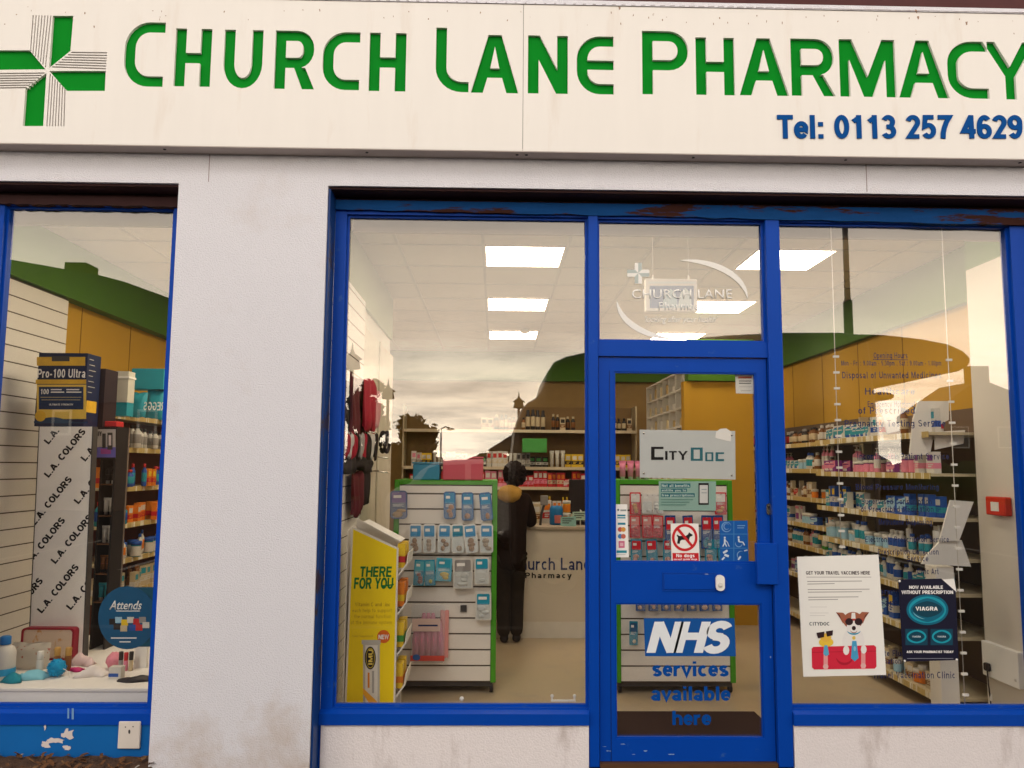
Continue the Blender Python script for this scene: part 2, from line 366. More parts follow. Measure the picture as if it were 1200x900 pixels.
def stroke_loops(pts, w):
    out = []; cl = (abs(pts[0][0]-pts[-1][0]) + abs(pts[0][1]-pts[-1][1])) < 1e-4
    P = [Vector(p) for p in pts]; n = len(P); h = w/2; Lf, Rt = [], []
    for i in range(n):
        if cl and i in (0, n-1): a, b = P[n-2], P[1]
        else: a, b = P[max(i-1,0)], P[min(i+1,n-1)]
        d0 = (P[i]-a).normalized() if (P[i]-a).length > 1e-9 else (b-P[i]).normalized()
        d1 = (b-P[i]).normalized() if (b-P[i]).length > 1e-9 else d0
        n0 = Vector((-d0.y,d0.x)); n1 = Vector((-d1.y,d1.x)); m = n0+n1
        m = m.normalized() if m.length > 1e-6 else n0
        k = h/max(.5, m.dot(n0)); Lf.append(P[i]+m*k); Rt.append(P[i]-m*k)
    for i in range(n-1):
        q = [Lf[i], Lf[i+1], Rt[i+1], Rt[i]]
        out.append([(v.x, v.y) for v in q])
    return out
def stroke_mesh(body, O, U, V, W, H, w=.17, depth=.0008, shear=0, space=.10, clip=None, cap=1.0, fit=True):
    """lettering drawn as strokes; H is the cap height, W the whole width"""
    cells, x = [], 0
    for ch in body:
        gw, paths = GL.get(ch, GL[' '])
        key = (ch, w, shear)
        if key not in GLYPHS:
            lp = [[(a+b*shear, b) for a, b in q] for p in paths for q in stroke_loops(p, w)]
            GLYPHS[key] = cdt_faces(lp, True) if lp else ([], [])
        if GLYPHS[key][0]: cells.append((x, GLYPHS[key]))
        x += gw + space
    used = [x+v[0] for x, (Vv, Fc) in cells for f in Fc for v in (Vv[i] for i in f)]
    x0, x1 = min(used), max(used)
    U = Vector(U).normalized(); V = Vector(V).normalized(); O = Vector(O); Nn = U.cross(V); bm = bmesh.new()
    for x, (Vv, Fc) in cells:
        A = [bm.verts.new(O + U*((x+v[0]-x0)/(x1-x0)*W) + V*(v[1]*H)) for v in Vv]
        for f in Fc:
            try: bm.faces.new([A[i] for i in f])
            except ValueError: pass
    bmesh.ops.delete(bm, geom=[v for v in bm.verts if not v.link_faces], context='VERTS')
    if depth:
        g = bmesh.ops.extrude_face_region(bm, geom=list(bm.faces))
        for v in g['geom']:
            if isinstance(v, bmesh.types.BMVert): v.co += Nn*depth
        bmesh.ops.recalc_face_normals(bm, faces=bm.faces)
    if clip:
        for co, no in clip:
            bmesh.ops.bisect_plane(bm, geom=list(bm.verts)+list(bm.edges)+list(bm.faces), plane_co=co, plane_no=no, clear_outer=True)
    me = bpy.data.meshes.new('lettering'); bm.to_mesh(me); bm.free(); return me
def stroke_px(name, body, x0, y0, x1, y1, Y, m, parent=None, **k):
    """stroke lettering with caps from pixel row y0 down to the baseline y1"""
    a, b, c_ = at(x0, y1, Y), at(x1, y1, Y), at(x0, y0, Y)
    me = stroke_mesh(body, a, (1,0,(b.z-a.z)/(b.x-a.x)), (0,0,1), b.x-a.x, c_.z-a.z, **k)
    return link(name, me, parent, [m])
def art(name, Y, layers, parent, step=.0004):
    """printed picture: flat coloured shapes, each a hair in front of the last"""
    mb = MB(); ms = []; y = Y
    for m, pts in layers:
        if m not in ms: ms.append(m)
        q = pl(pts, Y); mb.face([mb.v((p[0], y, p[1])) for p in q], ms.index(m)); y -= step
    return mb.build(name, ms, parent)

def skin(name, nodes, edges, m, parent, sub=2, rootn=None):
    """one continuous surface grown over a skeleton; nodes {name: ((x,y,z), r)}"""
    keys = list(nodes); me = bpy.data.meshes.new(name)
    me.from_pydata([nodes[k][0] for k in keys], [(keys.index(a), keys.index(b)) for a, b in edges], [])
    o = bpy.data.objects.new(name, me); col.objects.link(o)
    md = o.modifiers.new('skin', 'SKIN'); md.use_smooth_shade = True
    sk = me.skin_vertices[0].data
    for i, k in enumerate(keys):
        r = nodes[k][1]; sk[i].radius = (r, r) if not isinstance(r, tuple) else r
        sk[i].use_root = (k == (rootn or keys[0]))
    sb = o.modifiers.new('sub', 'SUBSURF'); sb.levels = sub; sb.render_levels = sub
    dg = bpy.context.evaluated_depsgraph_get(); dg.update()
    me2 = bpy.data.meshes.new_from_object(o.evaluated_get(dg), depsgraph=dg)
    bpy.data.objects.remove(o)
    for p in me2.polygons: p.use_smooth = True
    me2.materials.clear(); me2.name = name
    return link(name, me2, parent, [m])

def blob(cx, cy_, rx, ry, n=16, j=.4): return [(x+random.uniform(-j,j)*rx, y+random.uniform(-j,j)*ry) for x, y in ell(cx, cy_, rx, ry, n)]
# ------------------------------------------------------------------ materials
M_wall = mat('pale_render', (.675,.67,.72), .92, .11, 150, bump=.6, bscale=150, dirt=(.56,.50,.48), dscale=1.3, dlo=.56, dhi=.85, spec=.1, low=(.42,.31,.22))
M_riser = mat('painted_concrete', (.77,.715,.715), .85, .12, 140, bump=.35, bscale=120, dirt=(.36,.28,.25), dscale=2.2, dlo=.56, dhi=.8, stretch=(2,1,.6))
M_fascia = mat('cream_sign_panel', (.75,.72,.685), .5, .03, 6, dirt=(.62,.53,.45), dscale=2.5, dlo=.58, dhi=.95, stretch=(2.2,1,.35))
M_green = mat('sign_green', (.001,.215,.014), .5, .10, 4, spec=.04)
M_slit = mat('dark_slit', (.05,.02,.02), .8)
M_telblue = mat('sign_blue', (.002,.062,.25), .55, .05, spec=.04)
M_blue = mat('blue_gloss_paint', (.001,.052,.37), .42, .09, 5, bump=.10, bscale=18, spec=.13, dirt=(.03,.10,.36), dscale=9, dlo=.66, dhi=.74)
M_bluelight = mat('blue_gloss_panel', (.006,.115,.38), .35, .15, 4, dirt=(.55,.50,.50), dscale=6, dlo=.70, dhi=.72)
M_bluepeel = mat('peeling_blue_timber', (.006,.060,.22), .5, .25, 9, bump=.3, bscale=30, dirt=(.045,.016,.012), dscale=5, dlo=.53, dhi=.575, stretch=(.5,1,3), spec=.04)
M_soffit = mat('maroon_soffit', (.045,.018,.018), .8, .3, 8)
M_lead = mat('lead_flashing', (.36,.33,.33), .6, .15, 12, dirt=(.2,.15,.14), dscale=8, dlo=.5, dhi=.7)
M_brickdark = mat('dark_brown_boarding', (.07,.02,.02), .7, .2)
M_glass = glass_mat('shop_glass', .085, (.985,.985,.975))
M_ceil = mat('ceiling_tile', (.62,.58,.53), .85, .05, 30)
M_grid = mat('ceiling_grid', (.50,.47,.44), .6)
M_gold = mat('mustard_wall', (.52,.285,.022), .7, .06, 3)
M_bulk = mat('green_bulkhead', (.055,.155,.006), .6, .08, 3)
M_pale = mat('pale_interior_paint', (.70,.65,.58), .7, .04, 3)
M_floor = mat('vinyl_floor', (.44,.34,.225), .3, .08, 40, dirt=(.38,.31,.23), dscale=4)
M_doormat = mat('dark_door_mat', (.030,.012,.010), .95, .3, 200, bump=.5, bscale=300)
M_slat = mat('white_slatwall', (.76,.71,.65), .5, .04, 6)
M_groove = mat('slat_groove', (.10,.07,.05), .8)
M_gfix = mat('green_fixture', (.06,.30,.015), .35, .08)
M_shelf = mat('cream_metal_shelf', (.50,.42,.28), .45, .08)
M_strip = mat('price_strip', (.50,.36,.13), .4, .2, 40, dirt=(.74,.70,.60), dscale=16, dlo=.52, dhi=.54, stretch=(1,1,.02))
M_back = mat('shelf_back', (.13,.085,.055), .8)
M_white = flat((.80,.77,.73)); M_black = flat((.012,.010,.012)); M_darkgrey = flat((.05,.045,.045))
M_vinylw = mat('white_vinyl', (.84,.82,.80), .5); M_vinylb = mat('navy_vinyl', (.014,.028,.13), .5)
M_chrome = flat((.55,.53,.50), .25, metal=1)
M_wood = mat('dark_wood', (.10,.045,.02), .5, .3, 6, stretch=(1,1,8))
M_film = clear_film('clear_plastic')
M_skin = mat('skin', (.42,.24,.16), .5)
M_paper = mat('paper', (.80,.775,.73), .6, .02)
M_brown = flat((.22,.09,.04)); M_teal = flat((.02,.22,.30)); M_red = flat((.50,.02,.025))

# ------------------------------------------------------------------ ground outside
def sheet(name, x0, x1, y0, y1, z, m, kind='structure'):
    mb = MB(); mb.face([mb.v(p) for p in ((x0,y0,z),(x1,y0,z),(x1,y1,z),(x0,y1,z))]); return tag(mb.build(name, m), kind=kind)
M_asph = mat('asphalt', (.034,.030,.027), .95, .25, 60, spec=0)
M_pave = mat('pavement', (.045,.034,.028), .95, .2, 8, spec=0, bump=.3, bscale=120, dirt=(.05,.035,.028), dscale=3)
M_grass = mat('grass', (.035,.055,.016), .95, .3, 3, spec=0)
sheet('ground', -400, 400, -400, 400, -.13, M_grass)
sheet('car_park', -45, 45, -34, -3.2, -.122, M_asph)
mb = MB(); mb.box(-12, 12, -3.2, .145, -.13, -.004); tag(mb.build('pavement', M_pave, bevel=.01), kind='structure')
M_kerb = mat('kerb_stone', (.09,.08,.07), .95, .15, 20, spec=0)
mb = MB(); mb.box(-12, 12, -3.33, -3.203, -.13, 0); tag(mb.build('kerb', M_kerb, bevel=.012), kind='structure')
M_line = mat('road_paint', (.30,.29,.27), .9, .4, 30, spec=0)
mb = MB()
for k in range(9): mb.box(-11+2.6*k, -10.9+2.6*k, -13, -8.2, -.121, -.117)
tag(mb.build('bay_marking', M_line), kind='structure')

# ------------------------------------------------------------------ the pharmacy building
bld = root('pharmacy_building', 'pale rendered single storey shop with blue framed windows and glazed door', 'building', (0,0,0))
XL, XR = -6.0, 6.5
OL0, OL1, OM0, OM1, OT = -2.86, -1.655, -.884, 3.02, 2.951
ZT = 3.12
wall_loop = [(XL,-.05),(OL0,-.05),(OL0,OT),(OL1,OT),(OL1,-.05),(OM0,-.05),(OM0,OT+.0),(OM1,OT),(OM1,-.05),(XR,-.05),(XR,4.0),(XL,4.0)]
shape('front_wall', [wall_loop], 0, .15, M_wall, bld)
for px_ in (245, 1015):   # fine joints in the render of the lintel band
    p = at(px_, 200, 0); MB().box(p.x-.002, p.x+.002, -.0015, .002, OT+.01, ZT+.03).build('render_joint', flat((.30,.25,.25)), bld)
# lintel underside: maroon board behind the reveal and peeling blue timber head above the windows
mb = MB(); mb.box(OL0, OL1, .152, .30, OT-.03, OT+.25); mb.box(OM0+.0, OM1, .152, .30, OT-.03, OT+.25); mb.build('lintel_soffit', M_soffit, bld)
mb = MB(); mb.box(OM0+.002, OM1-.002, .02, .152, OT-.012, OT-.002); mb.box(OL0+.002, OL1-.002, .02, .152, OT-.012, OT-.002)
mb.build('soffit_board', M_soffit, bld)
# painted reveal lining beside the window bay
M_reveal = mat('dark_blue_reveal', (.004,.035,.16), .45, .2, 7, dirt=(.03,.02,.03), dscale=5, dlo=.55, dhi=.6)
mb = MB(); mb.box(OM0+.001, OM0+.012, .012, .15, -.0, OT-.014); mb.build('reveal_lining', M_reveal, bld)
TF = 2.858
def head(x0, x1, z0l, z0r, m, nm):
    mb = MB(); n = 40
    top = OT-.032; bot = []
    for k in range(n+1):
        t = k/n; bot.append((x0+(x1-x0)*t, z0l+(z0r-z0l)*t + random.uniform(-.004,.004)))
    mb.prism([(x0,top)]+bot+[(x1,top)], .128, .17, 'y'); return mb.build(nm, m, bld)
head(OM0+.014, OM1-.002, 2.868, 2.832, M_bluepeel, 'window_head')
head(OL0+.002, OL1-.002, 2.872, 2.868, M_soffit, 'window_head')
M_pel = mat('brown_pelmet', (.30,.225,.17), .8, .12, 6)
MB().box(OM0+.08, OM1-.04, .305, .33, 2.797, 3.04).build('pelmet', M_pel, bld)
MB().box(OL0+.04, OL1+.04, .305, .33, 2.812, 3.04).build('pelmet', mat('olive_pelmet', (.10,.085,.02), .8), bld)
# side walls, roof, back wall
mb = MB(); mb.box(XL, XL+.2, .15, 8, -.05, 4.0); mb.build('side_wall', M_wall, bld)
mb = MB(); mb.box(XR-.2, XR, .15, 8, -.05, 4.0); mb.build('side_wall', M_wall, bld)
mb = MB(); mb.box(XL, XR, 8, 8.2, -.05, 4.0); mb.build('rear_wall', M_wall, bld)
mb = MB(); mb.box(XL, XR, .3, 8.2, 4.002, 4.15); mb.build('roof', mat('roof_felt', (.06,.055,.055), .9), bld)
# flashing strip above the sign, ribbed, with the dark boarding above it
ft = 3.907
mb = MB(); mb.prism([(-.105,ft+.002),(.06,ft+.10),(.06,ft+.0)], XL, XR, 'x')
x = XL
while x < XR:
    mb.prism([(-.106,ft+.004),(.055,ft+.102),(.055,ft+.106),(-.106,ft+.008)], x, x+.004, 'x'); x += .052
mb.build('lead_flashing', M_lead, bld)
mb = MB(); mb.box(XL, XR, .04, .30, ft+.088, ft+.75); mb.build('eaves_board', M_brickdark, bld)

# interior shell
ZC = 3.06; YB = 6.75; WX0, WX1 = -3.10, 3.30
mb = MB(); mb.box(XL+.2, XR-.2, .24, 8, -.06, 0); mb.build('shop_floor', M_floor, bld)
mb = MB(); mb.box(XL+.2, XR-.2, .305, 8, ZC, ZC+.05); mb.build('ceiling', M_ceil, bld)
mb = MB()
p0 = atz(614, 299, ZC); GX0 = round(p0.x,2)-.3
for k in range(-6, 7):
    xx = GX0 + .6*k
    if WX0 < xx < WX1: mb.box(xx-.011, xx+.011, .31, YB, ZC-.006, ZC-.001)
gy = atz(614, 288, ZC).y
for k in range(-3, 10):
    yy = gy + .6*k
    if .4 < yy < YB: mb.box(WX0, WX1, yy-.011, yy+.011, ZC-.0055, ZC-.0015)
mb.build('ceiling_grid', M_grid, bld)
mb = MB(); mb.box(WX0-.15, WX0, .24, YB, 0, ZC); mb.build('inner_wall', M_gold, bld)
mb = MB(); mb.box(WX1, WX1+.15, .24, YB, 0, ZC); mb.build('inner_wall', M_gold, bld)
mb = MB(); mb.box(WX0, WX1, YB, YB+.15, 0, ZC); mb.build('inner_wall', mat('brown_back_wall', (.30,.19,.07), .7), bld)
ZB = 2.66
mb = MB(); mb.box(WX1-.06, WX1-.002, .852, YB-.002, ZB, ZC-.008); mb.build('green_bulkhead', M_bulk, bld)
mb = MB(); mb.box(WX0+.002, WX0+.10, .31, YB-.002, ZB, ZC-.008); mb.build('green_bulkhead', M_bulk, bld)
mb = MB(); mb.box(WX0+.12, WX1-.07, YB-.09, YB-.002, ZB, ZC-.008); mb.build('green_bulkhead', M_bulk, bld)
# thin joint lines of the boarded mustard walls
for yy in (2.3,3.1,3.9,4.7,5.5): MB().box(WX1-.004, WX1+.002, yy, yy+.006, .0, ZB-.003).build('wall_board_joint', flat((.25,.13,.012)), bld)
for yy in (1.9,2.7,3.5,4.3): MB().box(WX0-.002, WX0+.004, yy, yy+.006, .0, ZB-.003).build('wall_board_joint', flat((.25,.13,.012)), bld)
# pale pier beside the right hand pane
PX = 2.97
mb = MB(); mb.box(PX, WX1-.002, .24, .85, 0, ZB+.10); mb.build('window_pier', M_pale, bld)
mb = MB(); mb.box(PX-.0, WX1-.002, .31, .85, ZB+.102, ZC-.008); mb.build('green_bulkhead', M_bulk, bld)
# partition between the small window and the big one
mb = MB(); mb.box(-1.12, -.985, .24, 3.3, 0, ZB); mb.build('partition_wall', M_pale, bld)
mb = MB(); mb.box(-1.13, -.965, .31, 3.3, ZB+.002, ZC-.008); mb.build('green_bulkhead', mat('pale_green_bulkhead', (.30,.34,.20), .7), bld)
# partition of the dispensary
mb = MB(); mb.box(1.93, 2.55, 3.8, 3.88, 0, 2.36); mb.box(1.86,1.93,3.78,3.9,0,2.358); mb.build('dispensary_partition', M_gold, bld)
mb = MB(); mb.box(1.90, 2.56, 3.76, 3.90, 2.365, 2.78); mb.build('green_bulkhead', M_bulk, bld)
mb = MB(); mb.box(.42, 1.62, .24, 1.05, .0, .006); tag(mb.build('door_mat', M_doormat), 'dark brown entrance mat just inside the glazed door', 'mat')

# ------------------------------------------------------------------ windows and door
FY0, FY1 = .15, .24
def window(X0, X1, Z0, Z1, fl, fr, ft_, fb, m=M_blue):
    w = root('window', loc=((X0+X1)/2, YG, Z0)); w.parent = bld
    shape('frame', [rect(X0, X1, Z0, Z1), rect(X0+fl, X1-fr, Z0+fb, Z1-ft_)], FY0, FY1, m, w)
    mb = MB(); mb.box(X0+fl-.004, X1-fr+.004, YG, YG+.006, Z0+fb-.004, Z1-ft_+.004); mb.build('pane', M_glass, w)
    g = .012   # glazing bead
    shape('glazing_bead', [rect(X0+fl, X1-fr, Z0+fb, Z1-ft_), rect(X0+fl+g, X1-fr-g, Z0+fb+g, Z1-ft_-g)], YG-.016, YG-.0015, m, w)
    return w
gl, ml, mr, rl, rr = -.81, .489, .541, 1.451, 1.527
tt, tb, st, sb = 2.174, 2.092, .284, .205
rg = at(1183, 262, .15).x
HZ = 2.90
mid = window(OM0+.013, ml+.0001, sb+.02, HZ, gl-(OM0+.013), .002, HZ-2.848, st-sb-.02)
rightw = window(rr-.0001, OM1-.003, sb+.02, HZ, .002, OM1-.003-rg, HZ-2.838, st-sb-.02)
trans = window(mr+.0, rl+.0, tb+.0, HZ, .001, .001, HZ-2.842, tt-tb)
lgl = at(6, 238, .15).x; lgr = at(204, 238, .15).x
leftw = window(OL0+.003, OL1-.003, sb+.02, HZ, lgl-OL0-.003, OL1-.003-lgr, HZ-2.872, st-sb-.02)
# mullions, the door jambs
mb = MB(); mb.box(ml, mr, .135, .25, -.0, HZ); mb.build('mullion', M_blue, bld, bevel=.003)
mb = MB(); mb.box(rl, rr, .135, .25, -.0, HZ); mb.build('mullion', M_blue, bld, bevel=.003)
# projecting sills and stall risers
for nm, a, b in (('sill', OM0+.013, ml-.001), ('sill', rr+.001, OM1-.003), ('sill', OL0+.003, OL1-.003)):
    mb = MB(); mb.prism([(.118,sb+.003),(.118,sb+.058),(.149,sb+.072),(.149,sb+.003)], a, b, 'x'); mb.build(nm, M_blue, bld)
mb = MB(); mb.box(gl-.05, ml-.003, .13, .24, -.05, sb); mb.build('stall_riser', M_riser, bld)
mb = MB(); mb.box(OM0+.013, gl-.052, .135, .24, -.05, sb+.018); mb.build('jamb_foot', M_blue, bld)
mb = MB(); mb.box(rr+.003, OM1-.003, .13, .24, -.05, sb); mb.build('stall_riser', M_riser, bld)
mb = MB(); mb.box(OL0+.003, OL1-.003, .128, .24, -.05, sb); mb.build('stall_riser', M_bluelight, bld)
p, q = at(140,845,.12), at(164,877,.12)
bp = MB().box(p.x, q.x, .112, .127, q.z, p.z).build('blank_plate', flat((.66,.60,.54)), bld, bevel=.003)
art('plate_hole', .1115, [(M_darkgrey, ell(151.5,857.5,1.3,2.6,10)), (M_darkgrey, ell(147,852,.8,.8,8)), (M_darkgrey, ell(156,851.5,.8,.8,8))], bp)
# paint losses on the panel

M_loss = flat((.62,.55,.53))
art('bare_patch', .1265, [(M_loss, blob(54,872,5,4.5)), (M_loss, blob(66,868,8,3)), (M_loss, blob(80,860,7,5)), (M_loss, blob(79,876,5,2.5)), (M_loss, blob(53,852,1.3,3.5))], bld)
art('paint_drip', .1165, [(flat((.16,.30,.52)), pxr(79,830,81,842)), (flat((.16,.30,.52)), pxr(84,830,86.5,843))], bld)

# door
door = root('door', loc=((mr+rl)/2, .17, 0.02)); door.parent = bld
dx0, dx1, dz0, dz1 = mr+.006, rl-.006, .02, tb-.006
def gx(px_, py): return at(px_, py, .165)
ug0, ug1 = gx(719, 545).x, gx(887, 545).x
ugt, ugb = gx(800, 436).z, gx(800, 659.5).z
lgt_, lgb_ = gx(800, 707).z, gx(800, 866).z
lg0, lg1 = gx(722, 785).x, gx(896, 785).x
ug0 = lg0 = (ug0+lg0)/2; ug1 = lg1 = (ug1+lg1)/2
shape('leaf', [rect(dx0, dx1, dz0, dz1), rect(ug0, ug1, ugb, ugt), rect(lg0, lg1, lgb_, lgt_)], .165, .215, M_blue, door)
for a, b in ((ugb, ugt), (lgb_, lgt_)):
    mb = MB(); mb.box(ug0-.004, ug1+.004, YG, YG+.006, a-.004, b+.004); mb.build('pane', M_glass, door)
    shape('glazing_bead', [rect(ug0, ug1, a, b), rect(ug0+.008, ug1-.008, a+.008, b-.008)], YG-.02, YG-.0015, M_blue, door)
tag(art('paint_chip', .1645, [(flat((.22,.34,.55)), blob(random.uniform(705,760), random.choice((872,875,880,884)), random.uniform(.8,2.6), random.uniform(.3,.8), 8)) for _ in range(7)] + [(flat((.22,.34,.55)), blob(786,884,4,.5,8)), (flat((.25,.36,.55)), blob(903,770,.6,1.6,8))], door, step=0), kind='stuff')
# outer stile seams
mb = MB(); mb.box(dx0+.055, dx0+.058, .1635, .166, dz0, dz1-.07); mb.build('stile_joint', flat((.001,.015,.10)), door)
a, b = gx(778, 673), gx(838, 691)
mb = MB(); mb.box(a.x, b.x, .160, .166, b.z, a.z); mb.build('letter_flap', M_blue, door, bevel=.002)
shape('letter_plate', [rect(a.x-.008, b.x+.008, b.z-.008, a.z+.008), rect(a.x-.0005, b.x+.0005, b.z-.0005, a.z+.0005)], .1615, .166, mat('worn_letter_plate', (.004,.045,.30), .3, .2, dirt=(.3,.35,.45), dscale=20, dlo=.62, dhi=.66), door)
a, b = gx(838, 673.5), gx(848.5, 692)
bell = shape('door_bell', [rrect(a.x, b.x, b.z, a.z, .020)], .148, .164, M_white, door)
c = gx(843, 685); MB().lathe([(0,0),(.012,0),(.013,.003),(.013,.006)], (c.x,.145,c.z), 16, axis='y').build('bell_button', flat((.60,.57,.52)), bell)
a, b = gx(884, 636), gx(909, 684)
mb = MB(); mb.box(a.x, b.x, .125, .164, b.z, a.z); mb.build('lock_cover', M_blue, door, bevel=.003)
a, b = gx(897.5, 590), gx(903.5, 603)
lk = shape('lock_cylinder', [rrect(a.x, b.x, b.z, a.z, .012)], .156, .164, M_chrome, door)
c = gx(900.5, 594); MB().box(c.x-.003, c.x+.003, .1545, .157, c.z-.012, c.z+.004).build('keyhole', M_black, lk)
MB().box(mr+.003, rl-.003, .14, .26, -.02, .017).build('threshold', M_wood, door)

# ------------------------------------------------------------------ the sign over the shop
sign = root('shop_sign', 'long cream fascia sign with recessed green capitals, striped cross and blue telephone number', 'sign', (0,-.1,3.113))
SY = -.1; SB, ST = 3.113, ft
def arcp(cx, cz, rx, rz, a0, a1, n=8): return [(cx+rx*math.cos(rad(a0+(a1-a0)*k/n)), cz+rz*math.sin(rad(a0+(a1-a0)*k/n))) for k in range(n+1)]
def glyph(ch, x0, x1, z0, z1, s):
    w, h = x1-x0, z1-z0; xc = (x0+x1)/2
    if ch in 'CE':
        rx, rz = w*.62, h*.40
        o = [(x1,z1)] + arcp(x0+rx, z1-rz, rx, rz, 90, 180) + arcp(x0+rx, z0+rz, rx, rz, 180, 270) + [(x1,z0),(x1,z0+s)]
        i1 = arcp(x0+rx, z0+rz, rx-s, rz-s, 270, 180); i2 = arcp(x0+rx, z1-rz, rx-s, rz-s, 180, 90)
        bar = []
        if ch == 'E': zc = (z0+z1)/2; bar = [(x0+s,zc-s*.46),(x1,zc-s*.46),(x1,zc+s*.46),(x0+s,zc+s*.46)]
        return [o + i1 + bar + i2 + [(x1,z1-s)]]
    if ch == 'U':
        rx, rz = w*.5, h*.42
        return [[(x0,z1)] + arcp(xc, z0+rz, rx, rz, 180, 360, 14) + [(x1,z1),(x1-s,z1)] + arcp(xc, z0+rz, rx-s, rz-s, 360, 180, 14) + [(x0+s,z1)]]
    if ch == 'L':
        rx, rz = w*.8, h*.38
        return [[(x0,z1)] + arcp(x0+rx, z0+rz, rx, rz, 180, 270) + [(x1,z0),(x1,z0+s)] + arcp(x0+rx, z0+rz, rx-s, rz-s, 270, 180) + [(x0+s,z1)]]
    if ch == 'H':
        m = z0+h*.49
        return [[(x0,z0),(x0,z1),(x0+s,z1),(x0+s,m+s/2),(x1-s,m+s/2),(x1-s,z1),(x1,z1),(x1,z0),(x1-s,z0),(x1-s,m-s/2),(x0+s,m-s/2),(x0+s,z0)]]
    if ch == 'N':
        d = h*.42
        return [[(x0,z0),(x0,z1),(x0+s*1.1,z1),(x1-s,z0+d),(x1-s,z1),(x1,z1),(x1,z0),(x1-s*1.1,z0),(x0+s,z1-d),(x0+s,z0)]]
    if ch == 'M':
        return [[(x0,z0),(x0,z1),(x0+s*1.3,z1),(xc,z0+h*.36),(x1-s*1.3,z1),(x1,z1),(x1,z0),(x1-s,z0),(x1-s,z1-h*.36),(xc+s*.45,z0),(xc-s*.45,z0),(x0+s,z1-h*.36),(x0+s,z0)]]
    if ch == 'A':
        b = z0+h*.26; sx = s*1.12; t = s*.62
        L = lambda z: x0+(xc-t-x0)*(z-z0)/h; R = lambda z: x1-(x1-xc-t)*(z-z0)/h
        cz = z1-h*.20
        return [[(x0,z0),(xc-t,z1),(xc+t,z1),(x1,z0),(x1-sx,z0),(R(b)-sx,b),(L(b)+sx,b),(x0+sx,z0)],
                [(L(b+s*.92)+sx,b+s*.92),(xc,cz),(R(b+s*.92)-sx,b+s*.92)]]
    if ch in 'PR':
        b = z0+h*(.36 if ch == 'R' else .38); r = (z1-b)*.48; rx = w*.42
        cnt = [(x0+s,b+s)] + arcp(x1-rx, b+r, rx-s, r-s, 270, 360, 5) + arcp(x1-rx, z1-r, rx-s, r-s, 0, 90, 5) + [(x0+s,z1-s)]
        bowl = arcp(x1-rx, b+r, rx, r, 270, 360, 6) + arcp(x1-rx, z1-r, rx, r, 0, 90, 6) + [(x0,z1)]
        if ch == 'P': return [[(x0,z0),(x0+s,z0),(x0+s,b)] + bowl, cnt]
        return [[(x0,z0),(x0+s,z0),(x0+s,b),(x0+w*.50,b),(x1-s*1.02,z0),(x1+s*.1,z0),(x0+w*.50+s*1.02,b+.002)] + bowl[1:], cnt]
    if ch == 'Y':
        zm = z0+h*.40
        return [[(xc-s/2,z0),(xc+s/2,z0),(xc+s/2,zm),(x1,z1),(x1-s*1.15,z1),(xc,zm+s*.95),(x0+s*1.15,z1),(x0,z1),(xc-s/2,zm)]]
LET = [('C',143.5,194.5,26.5,101),('H',203,249,34,101),('U',260.5,309,35.5,103),('R',320.7,369,36.5,104),('C',377,422.5,38,105),('H',431.7,476.5,39,106.5),
       ('L',510,550,33,107.5),('A',551.5,608,41.5,108.5),('N',618.5,665.5,42.2,109.3),('E',676,719,43,110),
       ('P',753,806,37,110.3),('H',816,860,44.5,111),('A',867,923,45.5,111.5),('R',928,976,46,112),('M',985,1048,47,113),('A',1054,1110,48,114.2),('C',1112,1156,49,115),('Y',1155,1212,50,116)]
seam = at(613, 100, SY).x
holes, gl_ = [], []
for ch, a, b, c_, d in LET:
    p, q = at(a, d, SY), at(b, c_, SY); s = 13.2/F_PX*(SY-CAM.y)/1.0
    lp = glyph(ch, p.x, q.x, p.z, q.z, s*(1.0 if ch != 'M' else .95)); holes += lp; gl_.append(lp)
# the striped cross
z8 = lambda pts: [(x/5.293, y/5.293) for x, y in pts]
cross_green = [z8([(327,98),(455,98),(437,316),(303,424)]), z8([(305,440),(656,440),(650,564),(411,564)]),
               z8([(158,550),(288,452),(268,782),(141,782)]), z8([(-78,312),(184,312),(282,430),(-82,434)])]
slits = []
def stripe(a, b, c_, d, n, wpx):   # from line a-b to line c-d
    for k in range(n):
        t = (k+.35)/(n-.3)
        P = (a[0]+(b[0]-a[0])*t, a[1]+(b[1]-a[1])*t); Q = (c_[0]+(d[0]-c_[0])*t, c_[1]+(d[1]-c_[1])*t)
        vert = abs(P[0]-Q[0]) < abs(P[1]-Q[1]); h = wpx/2
        slits.append(z8([(P[0]-h,P[1]),(P[0]+h,P[1]),(Q[0]+h,Q[1]),(Q[0]-h,Q[1])] if vert else [(P[0],P[1]-h),(P[0],P[1]+h),(Q[0],Q[1]+h),(Q[0],Q[1]-h)]))
stripe((199,94),(322,96),(184,312),(286,424), 7, 7)
stripe((446,320),(316,420),(665,322),(657,432), 7, 8)
stripe((306,452),(408,558),(284,784),(402,784), 7, 7)
stripe((282,448),(172,548),(-82,452),(-84,552), 7, 8)
holes_px = [pl(h, SY) for h in cross_green + slits]
def inside(lp, a, b): return all(a < p[0] < b for p in lp)
allh = holes + holes_px
for a, b in ((-4.2, seam-.0012), (seam+.0012, 4.6)):
    shape('front_panel', [rect(a, b, SB, ST)] + [h for h in allh if inside(h, a, b)], SY, SY+.016, M_fascia, sign)
for li, ((ch, *_), lp) in enumerate(zip(LET, gl_)):
    xs = [p[0] for p in lp[0]]; zs = [p[1] for p in lp[0]]
    MB().box(min(xs)-.012, max(xs)+.012, SY+.0165+.0015*(li%2), SY+.0200+.0015*(li%2), min(zs)-.012, max(zs)+.012).build('letter', M_green, sign)
cr = MB().box(at(-30,0,SY).x, at(130,0,SY).x, SY+.024, SY+.03, at(0,150,SY).z, at(0,15,SY).z).build('cross', M_slit, sign)
